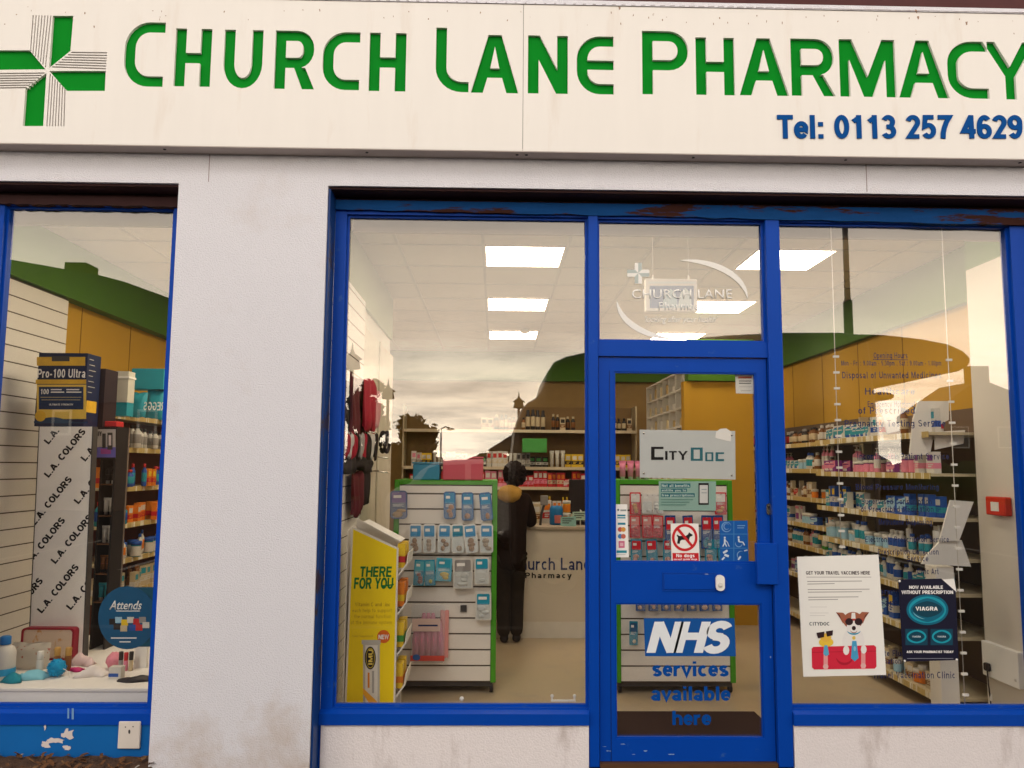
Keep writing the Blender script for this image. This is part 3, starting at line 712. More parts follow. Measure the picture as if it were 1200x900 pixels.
for g in cross_green:
    q = pl(g, SY); cx = sum(p[0] for p in q)/4; cz = sum(p[1] for p in q)/4
    shape('cross_arm', [[(cx+(p[0]-cx)*1.08, cz+(p[1]-cz)*1.08) for p in q]], SY+.0165, SY+.0225, M_green, cr)
stroke_px('telephone_number', 'Tel: 0113 257 4629', 911, 135.2, 1198.5, 162.5, SY-.001, M_telblue, sign, depth=.005, w=.185, space=.035)
# return lip under the panel with its screws
mb = MB(); mb.box(-4.2, 4.6, SY+.002, -.001, SB-.004, SB+.012); mb.build('sign_soffit', mat('sign_soffit', (.52,.45,.42), .6, .08), sign)
for px_, py in ((193,176),(430,181),(606,184),(617,184),(812.5,185.5),(991,187.5),(1195,189)):
    p = at(px_, py, -.06); MB().lathe([(0,-.004),(.008,-.003),(.008,0)], (p.x, -.06, SB-.004), 10).build('screw_head', M_darkgrey, sign)
mb = MB(); mb.box(-4.2, 4.6, SY+.03, SY+.04, SB+.013, ST); mb.build('sign_back_tray', M_slit, sign)
mb = MB()   # weather stains, chips and drips near the upper edge
M_stain = flat((.30,.19,.13))
ms = []
for k in range(60):
    px_ = random.uniform(-5, 1205); py = 4+.011*px_+abs(random.gauss(0,1))*10+3
    ms.append((M_stain, blob(px_, py, random.uniform(.3,.8), random.uniform(.4,1.6), 7, .5)))
for px_, py in ((726,10),(1074,13),(1076,20),(1133,27)): ms.append((M_stain, blob(px_, py, 1.3, 2.2, 9, .5)))
tag(art('dirt_speck', SY-.0008, ms, sign, step=0), kind='stuff')

# ------------------------------------------------------------------ lit ceiling panels
M_lit = mat('lit_diffuser', (1.0,.85,.64), .5, 0, emit=PANEL)
def ceiling_light(x, y, lab, hd=.29):
    r = root('ceiling_light', lab, 'ceiling light', (x, y, ZC), 'lit square panels in the shop ceiling')
    mb = MB(); e = .012
    for a, b, c_, d in ((-.29,.29,-hd,-hd+e),(-.29,.29,hd-e,hd),(-.29,-.29+e,-hd+e,hd-e),(.29-e,.29,-hd+e,hd-e)): mb.box(x+a, x+b, y+c_, y+d, ZC-.014, ZC-.002)
    mb.build('frame', M_pale, r)
    mb = MB(); mb.box(x-.277, x+.277, y-hd+.013, y+hd-.013, ZC-.010, ZC-.003); mb.build('diffuser', M_lit, r)
LX, LX2 = atz(614, 299, ZC).x, atz(922, 301, ZC).x
LY = [atz(614, 299.5, ZC).y, atz(612, 356, ZC).y, atz(609, 392, ZC).y]
for xx, where in ((LX, 'seen through the big window'), (LX2, 'above the aisle behind the glazed door'), (-1.5, 'behind the slatted partition')):
    for yy, row in zip(LY, ('first from the street', 'second from the street', 'third from the street')):
        if xx < -1 and row.startswith('third'): continue
        ceiling_light(xx, yy, 'lit white square ceiling panel %s, %s' % (where, row))
for xx, lab in ((LX, 'behind the pelmet of the big window'), (LX2, 'behind the pelmet of the third pane'), (-1.5, 'behind the pelmet of the small window')):
    ceiling_light(xx, .52, 'added narrow lit ceiling panel, unseen ' + lab, .17)  # narrow panels added out of view to brighten the goods behind the panes
ceiling_light(-1.5, 1.14, 'added lit white square ceiling panel, unseen between two others in the small window bay')  # extra panel added out of view to brighten the small window bay
p = atz(610, 385, ZC)
tag(MB().lathe([(.052,0),(.06,-.012),(.05,-.034),(.02,-.042),(.005,-.043)], (p.x+.05, p.y-.02, ZC-.015), 18).build('smoke_detector', M_white), 'small round white smoke detector on the ceiling by the lit panels', 'smoke detector')

# ------------------------------------------------------------------ shelving and stock
PAL = {'white': (.60,.57,.52), 'cream': (.52,.42,.27), 'brown': (.20,.075,.02), 'dark': (.025,.02,.02), 'red': (.50,.025,.03), 'orange': (.70,.20,.02), 'teal': (.02,.26,.33),
       'blue': (.02,.08,.34), 'pale blue': (.32,.52,.66), 'green': (.06,.30,.06), 'yellow': (.75,.50,.03), 'pink': (.70,.22,.32), 'purple': (.20,.03,.20), 'grey': (.30,.28,.27)}
PM = {k: mat('pack_' + k.replace(' ', '_'), v, .38, .10, 25) for k, v in PAL.items()}
PROTO = {}
def pack_mesh(kind, c1, c2, c3):
    key = (kind, c1, c2, c3)
    if key in PROTO: return PROTO[key]
    mb = MB()
    if kind == 'product_box':
        w, d, h = .034, .022, .12
        mb.box(-w, w, -d, d, 0, h, 0); mb.box(-w-.0006, w+.0006, -d-.0006, d+.0006, h*.22, h*.48, 1); mb.box(-w*.7, w*.7, -d-.0009, -d, h*.58, h*.86, 2)
        mb.box(-w*.55, w*.3, -d-.0012, -d, h*.28, h*.34, 0); mb.box(-w*.55, w*.7, -d-.0012, -d, h*.38, h*.42, 0)
    elif kind == 'carton':
        w, d, h = .046, .026, .085
        mb.box(-w, w, -d, d, 0, h, 0); mb.prism([(-w,h*.15),(w,h*.5),(w,h),(-w,h*.75)], -d-.0006, -d+.001, 'y', 1); mb.box(-w*.8, w*.1, -d-.0012, -d, h*.12, h*.3, 2); mb.box(-w*.8, w*.6, -d-.0014, -d, h*.62, h*.7, 0)
        mb.box(-w*.5, w*.2, -d-.0016, -d, h*.80, h*.88, 2)
    elif kind == 'pump_bottle':
        mb.lathe([(.022,0),(.028,.004),(.028,.03),(.0283,.031),(.0283,.095),(.028,.096),(.026,.115),(.010,.128),(.010,.138),(.013,.139),(.013,.150),(.005,.151),(.005,.168),(.012,.169),(.012,.176)], n=12, ms=[0,0,0,1,1,0,0,0,2,2,2,2,2,2])
        mb.box(-.030, .004, -.005, .005, .169, .175, 2)
    elif kind == 'pouch_pack':
        w, h = .036, .125
        mb.prism([(-w,0),(w,0),(w*.95,h*.5),(w*.9,h),(-w*.9,h),(-w*.95,h*.5)], -.010, .010, 'y', 0); mb.box(-w*.8, w*.8, -.0112, -.010, h*.18, h*.55, 1); mb.box(-w*.9, w*.9, -.0108, -.0098, h*.82, h*.97, 2)
    elif kind == 'bottle':
        mb.lathe([(.020,0),(.026,.004),(.026,.025),(.0265,.026),(.0265,.075),(.026,.076),(.025,.088),(.012,.102),(.012,.106),(.0145,.107),(.0145,.126),(.004,.128)], n=12, ms=[0,0,0,1,1,0,0,0,0,2,2])
    elif kind == 'tub':
        mb.lathe([(.030,0),(.034,.004),(.0345,.012),(.0345,.062),(.034,.068),(.0365,.069),(.0365,.088),(.030,.090)], n=14, ms=[0,1,1,0,2,2,2])
    elif kind == 'spray_can':
        mb.lathe([(.024,0),(.026,.003),(.026,.03),(.0263,.031),(.0263,.11),(.026,.111),(.026,.125),(.020,.134),(.019,.136),(.019,.165),(.008,.170)], n=12, ms=[0,0,0,1,1,0,0,2,2,2])
    elif kind == 'tube':
        mb.lathe([(.016,0),(.016,.022),(.020,.024),(.020,.07),(.0205,.071),(.021,.115)], n=10, ms=[2,2,0,1,0]); mb.box(-.024, .024, -.003, .003, .114, .135, 0)
    me = mb.mesh(kind)
    for c in (c1, c2, c3): me.materials.append(PM[c])
    PROTO[key] = me; return me
def place(kind, cs, loc, rz=0, sc=(1,1,1), where='', grp=None):
    o = bpy.data.objects.new(kind, pack_mesh(kind, *cs)); col.objects.link(o)
    o.location = loc; o.rotation_euler = (0,0,rz); o.scale = sc
    nm = kind.replace('_', ' ')
    lab = '%s %s with %s label %s' % (cs[0], nm, cs[1], where)
    return tag(o, lab, {'carton':'carton','pump_bottle':'bottle','pouch_pack':'pouch','product_box':'box','bottle':'bottle','tub':'tub','spray_can':'spray can','tube':'tube'}[kind], '%s %ss with %s labels %s' % (cs[0], nm, cs[1], where))
def stock(axis, a0, a1, fixed, z, rz, kinds, where, pitch=.085, hmax=.2, depth=2, hs=(.8,1.25), fill=.95):
    """a row of goods along a shelf, in runs of the same article"""
    a = a0+.05; run = 0
    while a < a1-.04:
        if run <= 0: kind, cs = random.choice(kinds); run = random.choice((1,1,2,2,3,3,4)); h = random.uniform(*hs); wv = random.uniform(.75,1.2)
        run -= 1
        if random.random() < fill:
            off = random.choice((0,.004,.01,.03,.07))+random.uniform(0,.012); p = (a, fixed+off, z) if axis == 'x' else (fixed+off, a, z)
            place(kind, cs, p, rz+random.gauss(0,.13), (wv, wv, h*random.choice((1,1,1,1,.985,1.02))), where)
        a += pitch*wv*random.uniform(.92,1.02)*{'product_box':.86,'tub':.86,'carton':1.1,'pouch_pack':.84}.get(kind,.70)
def shelving(name, label, x0, x1, y0, y1, zs, face, ztop, zbase=0.0, back=M_back, edge=M_strip, up=M_shelf):
    """wall shelving; face = '-x', '+x' or '-y' says which side is open"""
    r = root(name, label, 'shelving', ((x0+x1)/2, (y0+y1)/2, zbase)); t = .02
    mb = MB()
    if face == '-x': mb.box(x1-t, x1, y0, y1, zbase, ztop)
    if face == '+x': mb.box(x0, x0+t, y0, y1, zbase, ztop)
    if face == '-y': mb.box(x0, x1, y1-t, y1, zbase, ztop)
    mb.build('back_panel', back, r)
    for k in range(2):
        mb = MB()
        if face == '-y': a = x0 if k == 0 else x1-.018; mb.box(a, a+.018, y0+.06, y1-t-.001, zbase, ztop)
        elif face == '-x': b = y0 if k == 0 else y1-.018; mb.box(x1-.10, x1-t-.001, b, b+.018, zbase, ztop)
        else: b = y0 if k == 0 else y1-.018; mb.box(x0+t+.001, x0+.10, b, b+.018, zbase, ztop)
        mb.build('upright', up, r)
    for z in zs:
        sx0, sx1, sy0, sy1 = x0, x1, y0, y1
        mb = MB(); mb.box(x0+(t+.001 if face == '+x' else .004), x1-(t+.001 if face == '-x' else .004), y0+.02, y1-.02 if face != '-y' else y1-t-.001, z-.018, z)
        sh = mb.build('shelf', M_shelf, r)
        mb = MB()
        if face == '-x': mb.box(x0-.002, x0+.003, y0+.02, y1-.02, z-.034, z+.004)
        if face == '+x': mb.box(x1-.003, x1+.002, y0+.02, y1-.02, z-.034, z+.004)
        if face == '-y': mb.box(x0+.02, x1-.02, y0+.015, y0+.0195, z-.034, z+.004)
        mb.build('price_strip', edge, sh)
    return r
ALLK = [('bottle',('brown','white','white')), ('product_box',('white','blue','teal')), ('bottle',('white','teal','blue')), ('tub',('white','pale blue','white')), ('product_box',('white','red','orange')),
        ('spray_can',('pale blue','white','white')), ('bottle',('brown','cream','dark')), ('tube',('white','green','white')), ('product_box',('teal','white','white')), ('product_box',('blue','white','yellow')),
        ('spray_can',('grey','white','dark')), ('product_box',('cream','brown','white')), ('tub',('cream','orange','white')), ('carton',('white','teal','blue')), ('carton',('blue','pale blue','white')), ('carton',('cream','red','brown')), ('carton',('purple','pink','white')), ('pump_bottle',('white','pale blue','grey')), ('pump_bottle',('pink','white','white')),
        ('pump_bottle',('green','white','dark')), ('pouch_pack',('teal','white','blue')), ('pouch_pack',('orange','yellow','red')), ('pouch_pack',('white','purple','pink')), ('bottle',('dark','cream','grey')), ('spray_can',('dark','red','grey'))]
def K(*names): return [k for k in ALLK if any(k[0] == n or n in k[1][0] for n in names)]
# far unit and near unit along the wall behind the third pane
RZ = [1.74, 1.50, 1.24, 1.00, .80, .52, .14]
XF1, XF2 = 2.86, 2.72
shelving('wall_shelving', 'long cream wall shelving full of remedies, deeper in the shop', XF1, WX1-.07, 2.75, 5.7, RZ, '-x', 1.95)
shelving('wall_shelving', 'cream wall shelving of bathing goods beside the pale window pier', XF2, WX1-.07, .90, 2.72, [z+d for z, d in zip([1.72,1.46,1.20,.95,.74,.48,.12], (.02,.02,.0,0,0,0,0))], '-x', 1.92)
ordw = ['top', 'second', 'third', 'fourth', 'fifth', 'sixth', 'lowest']
far_k = [K('brown','dark','bottle'), K('carton','tub','bottle','pump_bottle'), K('brown','cream','orange'), K('white','cream','carton'), K('bottle','teal','pump_bottle'), K('teal','blue','pouch_pack'), K('tub','product_box')]
near_k = [[ALLK[2],ALLK[4],ALLK[6],ALLK[1],ALLK[13],ALLK[15],ALLK[23]], [('product_box',('white','pink','purple')),('bottle',('white','pink','white')),ALLK[5],ALLK[16],ALLK[18],ALLK[22],('tub',('purple','pink','white'))],
          [ALLK[8],ALLK[9],('product_box',('blue','teal','white')),('bottle',('blue','white','orange')),ALLK[14],ALLK[13],ALLK[20]], [ALLK[3],ALLK[2],('bottle',('white','blue','white')),ALLK[7]],
          [ALLK[2],('bottle',('white','blue','white')),ALLK[17],ALLK[13],ALLK[3]], [ALLK[8],ALLK[14],ALLK[21],ALLK[9],ALLK[1]], [ALLK[12],ALLK[11],ALLK[3]]]
for i, z in enumerate(RZ[:6]):
    stock('y', 2.8, 5.4, XF1+.055, z+.001, -PI/2, far_k[i], 'on the %s shelf of the long wall shelving' % ordw[i], pitch=.082)
NZ = [1.74,1.48,1.20,.95,.74,.48,.12]
for i, z in enumerate(NZ):
    stock('y', .94, 2.68, XF2+.055, z+.001, -PI/2, near_k[i], 'on the %s shelf beside the window pier' % ordw[i], pitch=.078, hs=(.85,1.5))
# back wall shelving above the counter
BY0, BY1 = 6.25, YB-.1
ZR = [at(640,504,BY0).z, at(640,547.5,BY0).z, at(640,571,BY0).z, at(640,602,BY0).z, .55]
shelving('back_shelving', 'wide shelving with medicines on the wall behind the counter', -1.2, 1.84, BY0, BY1, ZR, '-y', 2.3, back=mat('brown_back_panel', (.20,.12,.05), .8), edge=mat('pale_edge', (.60,.50,.36), .5))
bk = [[('bottle',('dark','cream','dark')),('bottle',('brown','cream','dark')),('bottle',('dark','brown','cream')),('spray_can',('dark','cream','dark')),('product_box',('cream','brown','dark')),('carton',('brown','cream','dark'))], [('product_box',('white','cream','red')),('product_box',('white','grey','pink')),('product_box',('yellow','dark','white')),('bottle',('white','cream','white')),('product_box',('grey','white','dark')),('product_box',('dark','white','green')),('tube',('white','grey','white'))],
      [('product_box',('red','pink','white')),('product_box',('red','cream','orange')),('carton',('red','white','pink')),('product_box',('pink','red','white'))], [('product_box',('white','red','orange')),('bottle',('orange','white','yellow')),('product_box',('blue','white','red'))]]
for i, z in enumerate(ZR[:4]):
    stock('x', -1.1 if i else -.2, 1.8, BY0+.06, z+.001, 0, bk[i], 'on the %s shelf behind the counter' % ordw[i], pitch=.088, hs=(1.1,1.7) if i < 2 else (1.2,1.75))
# green and dark packs resting at the second tier
def simple_box(name, x0, y0, x1, y1, Y, d, m, label, cat='box', group=None, bevel=.004, mats=None):
    a, b = at(x0, y1, Y), at(x1, y0, Y)
    mb = MB().box(a.x, b.x, Y, Y+d, a.z, b.z)
    return tag(mb.build(name, m, bevel=bevel), label, cat, group)
g = simple_box('storage_box', 612, 514, 641, 530, 6.12, .2, PM['green'], 'lime green storage box in front of the shelving behind the counter')
# dispensary pigeonholes
r = root('pigeonhole_rack', 'white pigeonhole rack filled with prescription bags behind the blue door', 'rack', (2.0, 4.9, .9))
GX = 1.88; y0, y1, z0, z1 = 3.92, 5.85, 1.35, 2.50
MB().box(GX+.28, GX+.30, y0, y1, z0, z1).build('back_panel', M_pale, r)
for k in range(7): yy = y0+(y1-y0-.02)*k/6; MB().box(GX, GX+.279, yy, yy+.02, z0, z1).build('divider', M_white, r)
for k in range(7):
    zz = z0+(z1-z0-.02)*k/6; MB().box(GX+.001, GX+.279, y0+.0, y1, zz, zz+.018).build('shelf', M_white, r)
PB = flat((.74,.62,.38))
for i in range(6):
    for j in range(6):
        if random.random() < .9:
            yy = y0+(i+.5)*(y1-y0)/6; zz = z0+(z1-z0-.02)*j/6+.019
            mb = MB(); h = random.uniform(.06,.13)
            mb.prism([(yy-.08,zz),(yy+.07,zz),(yy+.06,zz+h),(yy-.07,zz+h*.8)], GX+.02, GX+.2, 'x')
            tag(mb.build('prescription_bag', random.choice((PB, M_paper, flat((.55,.40,.18))))), 'paper prescription bag in a cell of the white pigeonhole rack', 'bag', 'prescription bags in the pigeonhole rack')

# left wall: shelving in the small window bay, slatwall
shelving('bay_shelving', 'yellow edged wall shelving of toiletries in the small window bay', WX0+.02, -2.74, 1.62, 4.3, [1.86,1.62,1.33,1.06,.80,.55], '+x', 2.0, back=mat('dark_red_back', (.12,.02,.01), .7))
lk = [[('product_box',('teal','white','pale blue'))], [('product_box',('grey','cream','dark')),('bottle',('white','grey','dark'))], [('bottle',('blue','teal','red')),('product_box',('orange','red','yellow'))],
      [('bottle',('teal','blue','red')),('product_box',('orange','red','white'))], [('tub',('teal','white','blue')),('bottle',('white','orange','blue'))], [('product_box',('cream','white','teal')),('tube',('brown','cream','white'))]]
for i, z in enumerate([1.86,1.62,1.33,1.06,.80,.55]):
    stock('y', 1.66, 3.4, -2.80, z+.001, PI/2, lk[i], 'on the %s shelf of the small window bay' % ordw[i], pitch=.10, hs=(1.0,1.4))
def slatwall(label, x0, x1, y0, y1, z0, z1, pitch, face):
    r = root('slatwall', label, 'slatwall', ((x0+x1)/2, (y0+y1)/2, z0))
    MB().box(x0+.004, x1-.004, y0, y1, z0, z1).build('backing', M_groove, r)
    mb = MB(); z = z0
    while z < z1-.01:
        if face == 'x': mb.box(x0, x1, y0+.001, y1-.001, z+.004, min(z+pitch-.004, z1))
        z += pitch
    mb.build('slat', M_slat, r); return r
slatwall('white slatwall boards lining the side of the small window bay', WX0+.002, -3.03, .30, 1.58, .36, 2.655, .104, 'x')
slatwall('white slatwall boards on the partition beside the big window', -.984, -.93, .27, 1.55, .02, 2.655, .104, 'x')
mb = MB(); mb.box(-.984, -.945, 1.56, 3.25, .02, 2.5); mb.box(-.944,-.93,1.56,1.62,.02,2.5); mb.box(-.944,-.93,2.35,2.41,.02,2.5)
tag(mb.build('cupboard', mat('pale_door', (.62,.56,.46), .6), bevel=.003), 'tall pale flush cupboard along the partition behind the hanging bags', 'cupboard')

# ------------------------------------------------------------------ display plinth of the small window and its goods
ZP = at(90, 806, .26).z
r = root('display_plinth', 'low white display plinth filling the foot of the small window', 'plinth', (-2.1, .7, 0))
MB().box(-3.02, -1.13, .26, 1.55, 0, ZP-.02).build('plinth_body', M_white, r)
MB().box(-3.02, -1.13, .252, 1.55, ZP-.019, ZP).build('plinth_top', mat('plinth_top', (.74,.70,.66), .5, .05), r, bevel=.003)
def zrow(px_, py): return atz(px_, py, ZP)      # a point of the plinth top
# white and blue bottle cut by the frame
p = zrow(0, 797); p.x += .015; o = root('shampoo_bottle', 'large white bottle with blue cap at the edge of the display plinth', 'bottle', (p.x, p.y, ZP))
MB().lathe([(.045,0),(.055,.006),(.056,.14),(.045,.17),(.022,.185)], (p.x,p.y,ZP), 18).build('bottle_body', PM['white'], o)
MB().lathe([(.026,.186),(.027,.19),(.027,.225),(.02,.23)], (p.x,p.y,ZP), 14).build('cap', flat((.01,.16,.45)), o)
MB().lathe([(.0565,.03),(.0568,.031),(.0568,.065),(.0565,.066)], (p.x,p.y,ZP), 18).build('label', flat((.02,.30,.55)), o)
# floral wash bag
M_flor = mat('floral_cloth', (.62,.55,.45), .8, .1, 8, dirt=(.45,.12,.08), dscale=22, dlo=.60, dhi=.62)
Y1 = zrow(30, 784).y
def cushion(name, x0, y0, x1, y1, Y, d, m, label, cat, lean=.02, group=None):
    a, b = at(x0, y1, Y), at(x1, y0, Y); n = 7; mb = MB(); grid = []
    for side in (0, 1):
        g_ = []
        for i in range(n+1):
            row = []
            for j in range(n+1):
                u, v = i/n, j/n; bulge = (1-(2*u-1)**4)*(1-(2*v-1)**4)
                row.append(mb.v((a.x+(b.x-a.x)*u, Y + lean*v + (d/2)*bulge*(1 if side else -1), a.z+(b.z-a.z)*v + .004*math.sin(9*u+side))))
            g_.append(row)
        grid.append(g_)
    for side in (0,1):
        for i in range(n):
            for j in range(n):
                q = [grid[side][i][j], grid[side][i+1][j], grid[side][i+1][j+1], grid[side][i][j+1]]
                mb.face(q if not side else q[::-1], 0, True)
    bmesh.ops.remove_doubles(mb.bm, verts=mb.bm.verts, dist=.0015)
    return tag(mb.build(name, m), label, cat, group)
# red edged gift bag
Yb = zrow(60, 778).y+.09
r = root('gift_bag', 'clear gift bag with dark red edging propped on the display plinth', 'bag', (at(57,780,Yb).x, Yb, ZP))
a, b = at(23,779,Yb), at(88,736,Yb)
shape('bag_front', [rrect(a.x+.01, b.x-.01, ZP+.002, b.z-.008, .02)], Yb, Yb+.05, mat('print_cloth', (.70,.55,.42), .6, .1, dirt=(.62,.30,.10), dscale=11, dlo=.55, dhi=.60), r)
shape('edging', [rrect(a.x, b.x, ZP+.0, b.z, .022), rrect(a.x+.012, b.x-.012, ZP+.012, b.z-.010, .018)], Yb-.006, Yb+.056, flat((.30,.01,.03)), r)
cushion('wash_bag', 11, 754, 58, 787, Y1, .05, M_flor, 'cream floral wash bag leaning in front of the red edged bag', 'wash bag')
# bath puff
p = zrow(66, 793); rp = .052
mb = MB()
for k in range(70):
    d = Vector((random.gauss(0,1), random.gauss(0,1), random.gauss(0,1))).normalized(); c_ = Vector((p.x,p.y,ZP+rp*.92)) + d*rp*.72
    ax = d.orthogonal().normalized(); bx = d.cross(ax); R = rp*random.uniform(.28,.42); n = 12; ring = []
    for i in range(n):
        t = 2*PI*i/n; w_ = 1+.25*math.sin(5*t+k); ring.append(mb.v(c_+(ax*math.cos(t)+bx*math.sin(t))*R*w_ + d*.010*math.sin(4*t)))
    ce = mb.v(c_-d*rp*.25)
    for i in range(n): mb.face([ring[i], ring[(i+1)%n], ce], 0, True)
mb.ball((p.x,p.y,ZP+rp*.92), rp*.86)
r = root('bath_puff', 'round turquoise net bath puff on the white plinth', 'bath puff', (p.x,p.y,ZP))
mb.build('net_ball', mat('turquoise_net', (.003,.30,.56), .6, .3, 40), r)
MB().tube([(p.x+.03,p.y-.01,ZP+.05),(p.x+.075,p.y-.02,ZP+.03),(p.x+.085,p.y-.03,ZP+.004)], .002).build('cord', M_white, r)
# blue and teal folded cloths
def drape(px0, px1, py, h, m, label, name='folded_cloth', cat='cloth', seedv=1, dy=.09):
    a, b = zrow(px0, py), zrow(px1, py); mb = MB(); n, k = 14, 6; rows = []
    rng = random.Random(seedv)
    for i in range(n+1):
        row = []
        for j in range(k+1):
            u, v = i/n, j/k; z = h*(math.sin(PI*min(1,max(0,v)))**.6)*(math.sin(PI*u)**.5)*(1+.25*math.sin(8*u+seedv)+.2*rng.uniform(-1,1))
            row.append(mb.v((a.x+(b.x-a.x)*u+.01*math.sin(6*v+seedv), a.y-dy/2+dy*v+.015*math.sin(5*u+seedv), ZP+.001+max(0,z))))
        rows.append(row)
    for i in range(n):
        for j in range(k): mb.face([rows[i][j], rows[i+1][j], rows[i+1][j+1], rows[i][j+1]], 0, True)
    e = [rows[i][0] for i in range(n+1)] + [rows[n][j] for j in range(1,k+1)] + [rows[i][k] for i in range(n-1,-1,-1)] + [rows[0][j] for j in range(k-1,0,-1)]
    mb.face(e[::-1])
    return tag(mb.build(name, m), label, cat)
drape(-8, 28, 798, .045, mat('teal_cloth', (.01,.22,.30), .8), 'teal folded cloth lying beside the large white bottle', seedv=1)
drape(16, 56, 795, .035, mat('sky_cloth', (.20,.48,.58), .8), 'pale blue folded cloth lying in front of the turquoise puff', seedv=3)
drape(92, 126, 792, .045, mat('white_cloth', (.68,.62,.60), .8), 'white rolled cloth pouch between the puff and the small carton', 'cloth_pouch', 'pouch', 4)
drape(82, 112, 779, .055, mat('pale_pink_cloth', (.66,.50,.50), .8), 'pale pink crumpled cloth behind the white pouch', seedv=6)
drape(80, 98, 786, .02, flat((.50,.02,.14)), 'crimson ribbon cloth lying between puff and pouch', 'ribbon', 'ribbon', 8, .05)
drape(140, 180, 797, .022, flat((.02,.018,.022)), 'flat black pouch at the pilaster end of the plinth', 'cloth_pouch', 'pouch', 9)
p = zrow(134, 796); mb = MB(); mb.box(p.x-.032, p.x+.032, p.y, p.y+.05, ZP, ZP+.062, 0); mb.box(p.x-.0325,p.x+.02,p.y-.0006,p.y,ZP+.012,ZP+.03,1)
tag(mb.build('carton', [PM['white'], PM['blue']]), 'small white carton with a dark blue stripe in front of the lipsticks', 'carton')
p = zrow(131, 785)
mb = MB(); mb.ball((p.x,p.y+.03,ZP+.045), .045, jitter=.12); tag(mb.build('bath_puff', mat('pink_net', (.68,.24,.30), .7, .3, 60)), 'small pink bath puff behind the white carton', 'bath puff')
for k, (px_, cc, h) in enumerate(((141,'grey',.105),(147,'pink',.10),(153,'cream',.105))):
    p = zrow(px_, 786); r = root('lipstick', ['silver','rose pink','beige'][k]+' upright lipstick tube in the row behind the white carton', 'lipstick', (p.x,p.y,ZP))
    MB().lathe([(.011,0),(.012,.002),(.012,h*.55),(.0115,h*.56)], (p.x,p.y,ZP), 12).build('tube_base', PM[cc], r)
    MB().lathe([(.0118,h*.565),(.012,h*.57),(.012,h*.97),(.010,h)], (p.x,p.y,ZP), 12).build('cap', PM['dark'] if k != 1 else PM['red'], r)
for k, (px_, cc) in enumerate(((46,'white'),(66,'brown'),(79,'brown'))):
    p = zrow(px_, 786 if k else 791); r = root('roll_on_bottle', ('slim white bottle in front of the floral wash bag','slim brown bottle with gold cap, nearer the wash bag','slim brown bottle with gold cap, by the red edging')[k], 'bottle', (p.x,p.y,ZP))
    MB().lathe([(.017,0),(.018,.003),(.018,.075),(.015,.082)], (p.x,p.y,ZP), 14).build('bottle_body', PM[cc], r)
    MB().lathe([(.0165,.083),(.0168,.085),(.0168,.125),(.013,.128)], (p.x,p.y,ZP), 14).build('cap', PM['white'] if k == 0 else flat((.45,.25,.06), .3), r)
p = zrow(165, 783); mb = MB(); mb.box(p.x-.04, p.x+.03, p.y, p.y+.02, ZP, ZP+.15); tag(mb.build('leaflet_card', M_paper), 'plain pale card standing behind the round blue sign', 'card')

# tall white display with diagonal lettering
LY_ = .90
a, b = at(42, 738, LY_), at(105, 500, LY_)
sr = root('display_stand', 'tall white cosmetics display board with repeated diagonal black lettering', 'display stand', ((a.x+b.x)/2, LY_, ZP))
tl, tr, br_, bl = at(46.5,500,LY_), at(108.5,500,LY_), at(98.5,738,LY_), at(36,738,LY_)
q = [(bl.x,ZP+.001),(br_.x,ZP+.001),(tr.x,tr.z),(tl.x,tl.z)]
shape('board', [q], LY_, LY_+.05, flat((.88,.84,.78)), sr)
mb = MB(); mb.prism([(tl.x-.004,tl.z),(tl.x,tl.z),(bl.x,ZP),(bl.x-.004,ZP)], LY_-.004, LY_+.055, 'y'); mb.prism([(tr.x,tr.z),(tr.x+.006,tr.z),(br_.x+.006,ZP),(br_.x,ZP)], LY_-.004, LY_+.055, 'y')
mb.build('edge_trim', M_darkgrey, sr)
dirp = Vector((58.5,0,50.)).normalized()
clip = []
c_ = Vector(((q[0][0]+q[2][0])/2, LY_, (q[0][1]+q[2][1])/2))
for i in range(4):
    A, B = q[i], q[(i+1)%4]; e = Vector((B[0]-A[0], 0, B[1]-A[1])); nrm = Vector((e.z, 0, -e.x)).normalized(); clip.append((Vector((A[0], LY_, A[1])), nrm))
Lp = at(60, 560, LY_)
def px_vec(x, y): return at(x, y, LY_)
for (sx, sy) in ((57,521),(57,560),(41,616),(92,591),(100,541),(33,664),(65,661),(49,719),(83,715),(7,735)):
    ex, ey = sx+44, sy-54
    A, B = px_vec(sx, sy), px_vec(ex, ey); U = (B-A).normalized(); Vv = Vector((-U.z, 0, U.x))
    me = stroke_mesh('L.A. COLORS', A-Vector((0,.0006,0)), U, Vv, (B-A).length, .040, w=.23, space=.10, depth=.0005, clip=clip)
    if me.polygons: link('lettering', me, sr, [M_black])
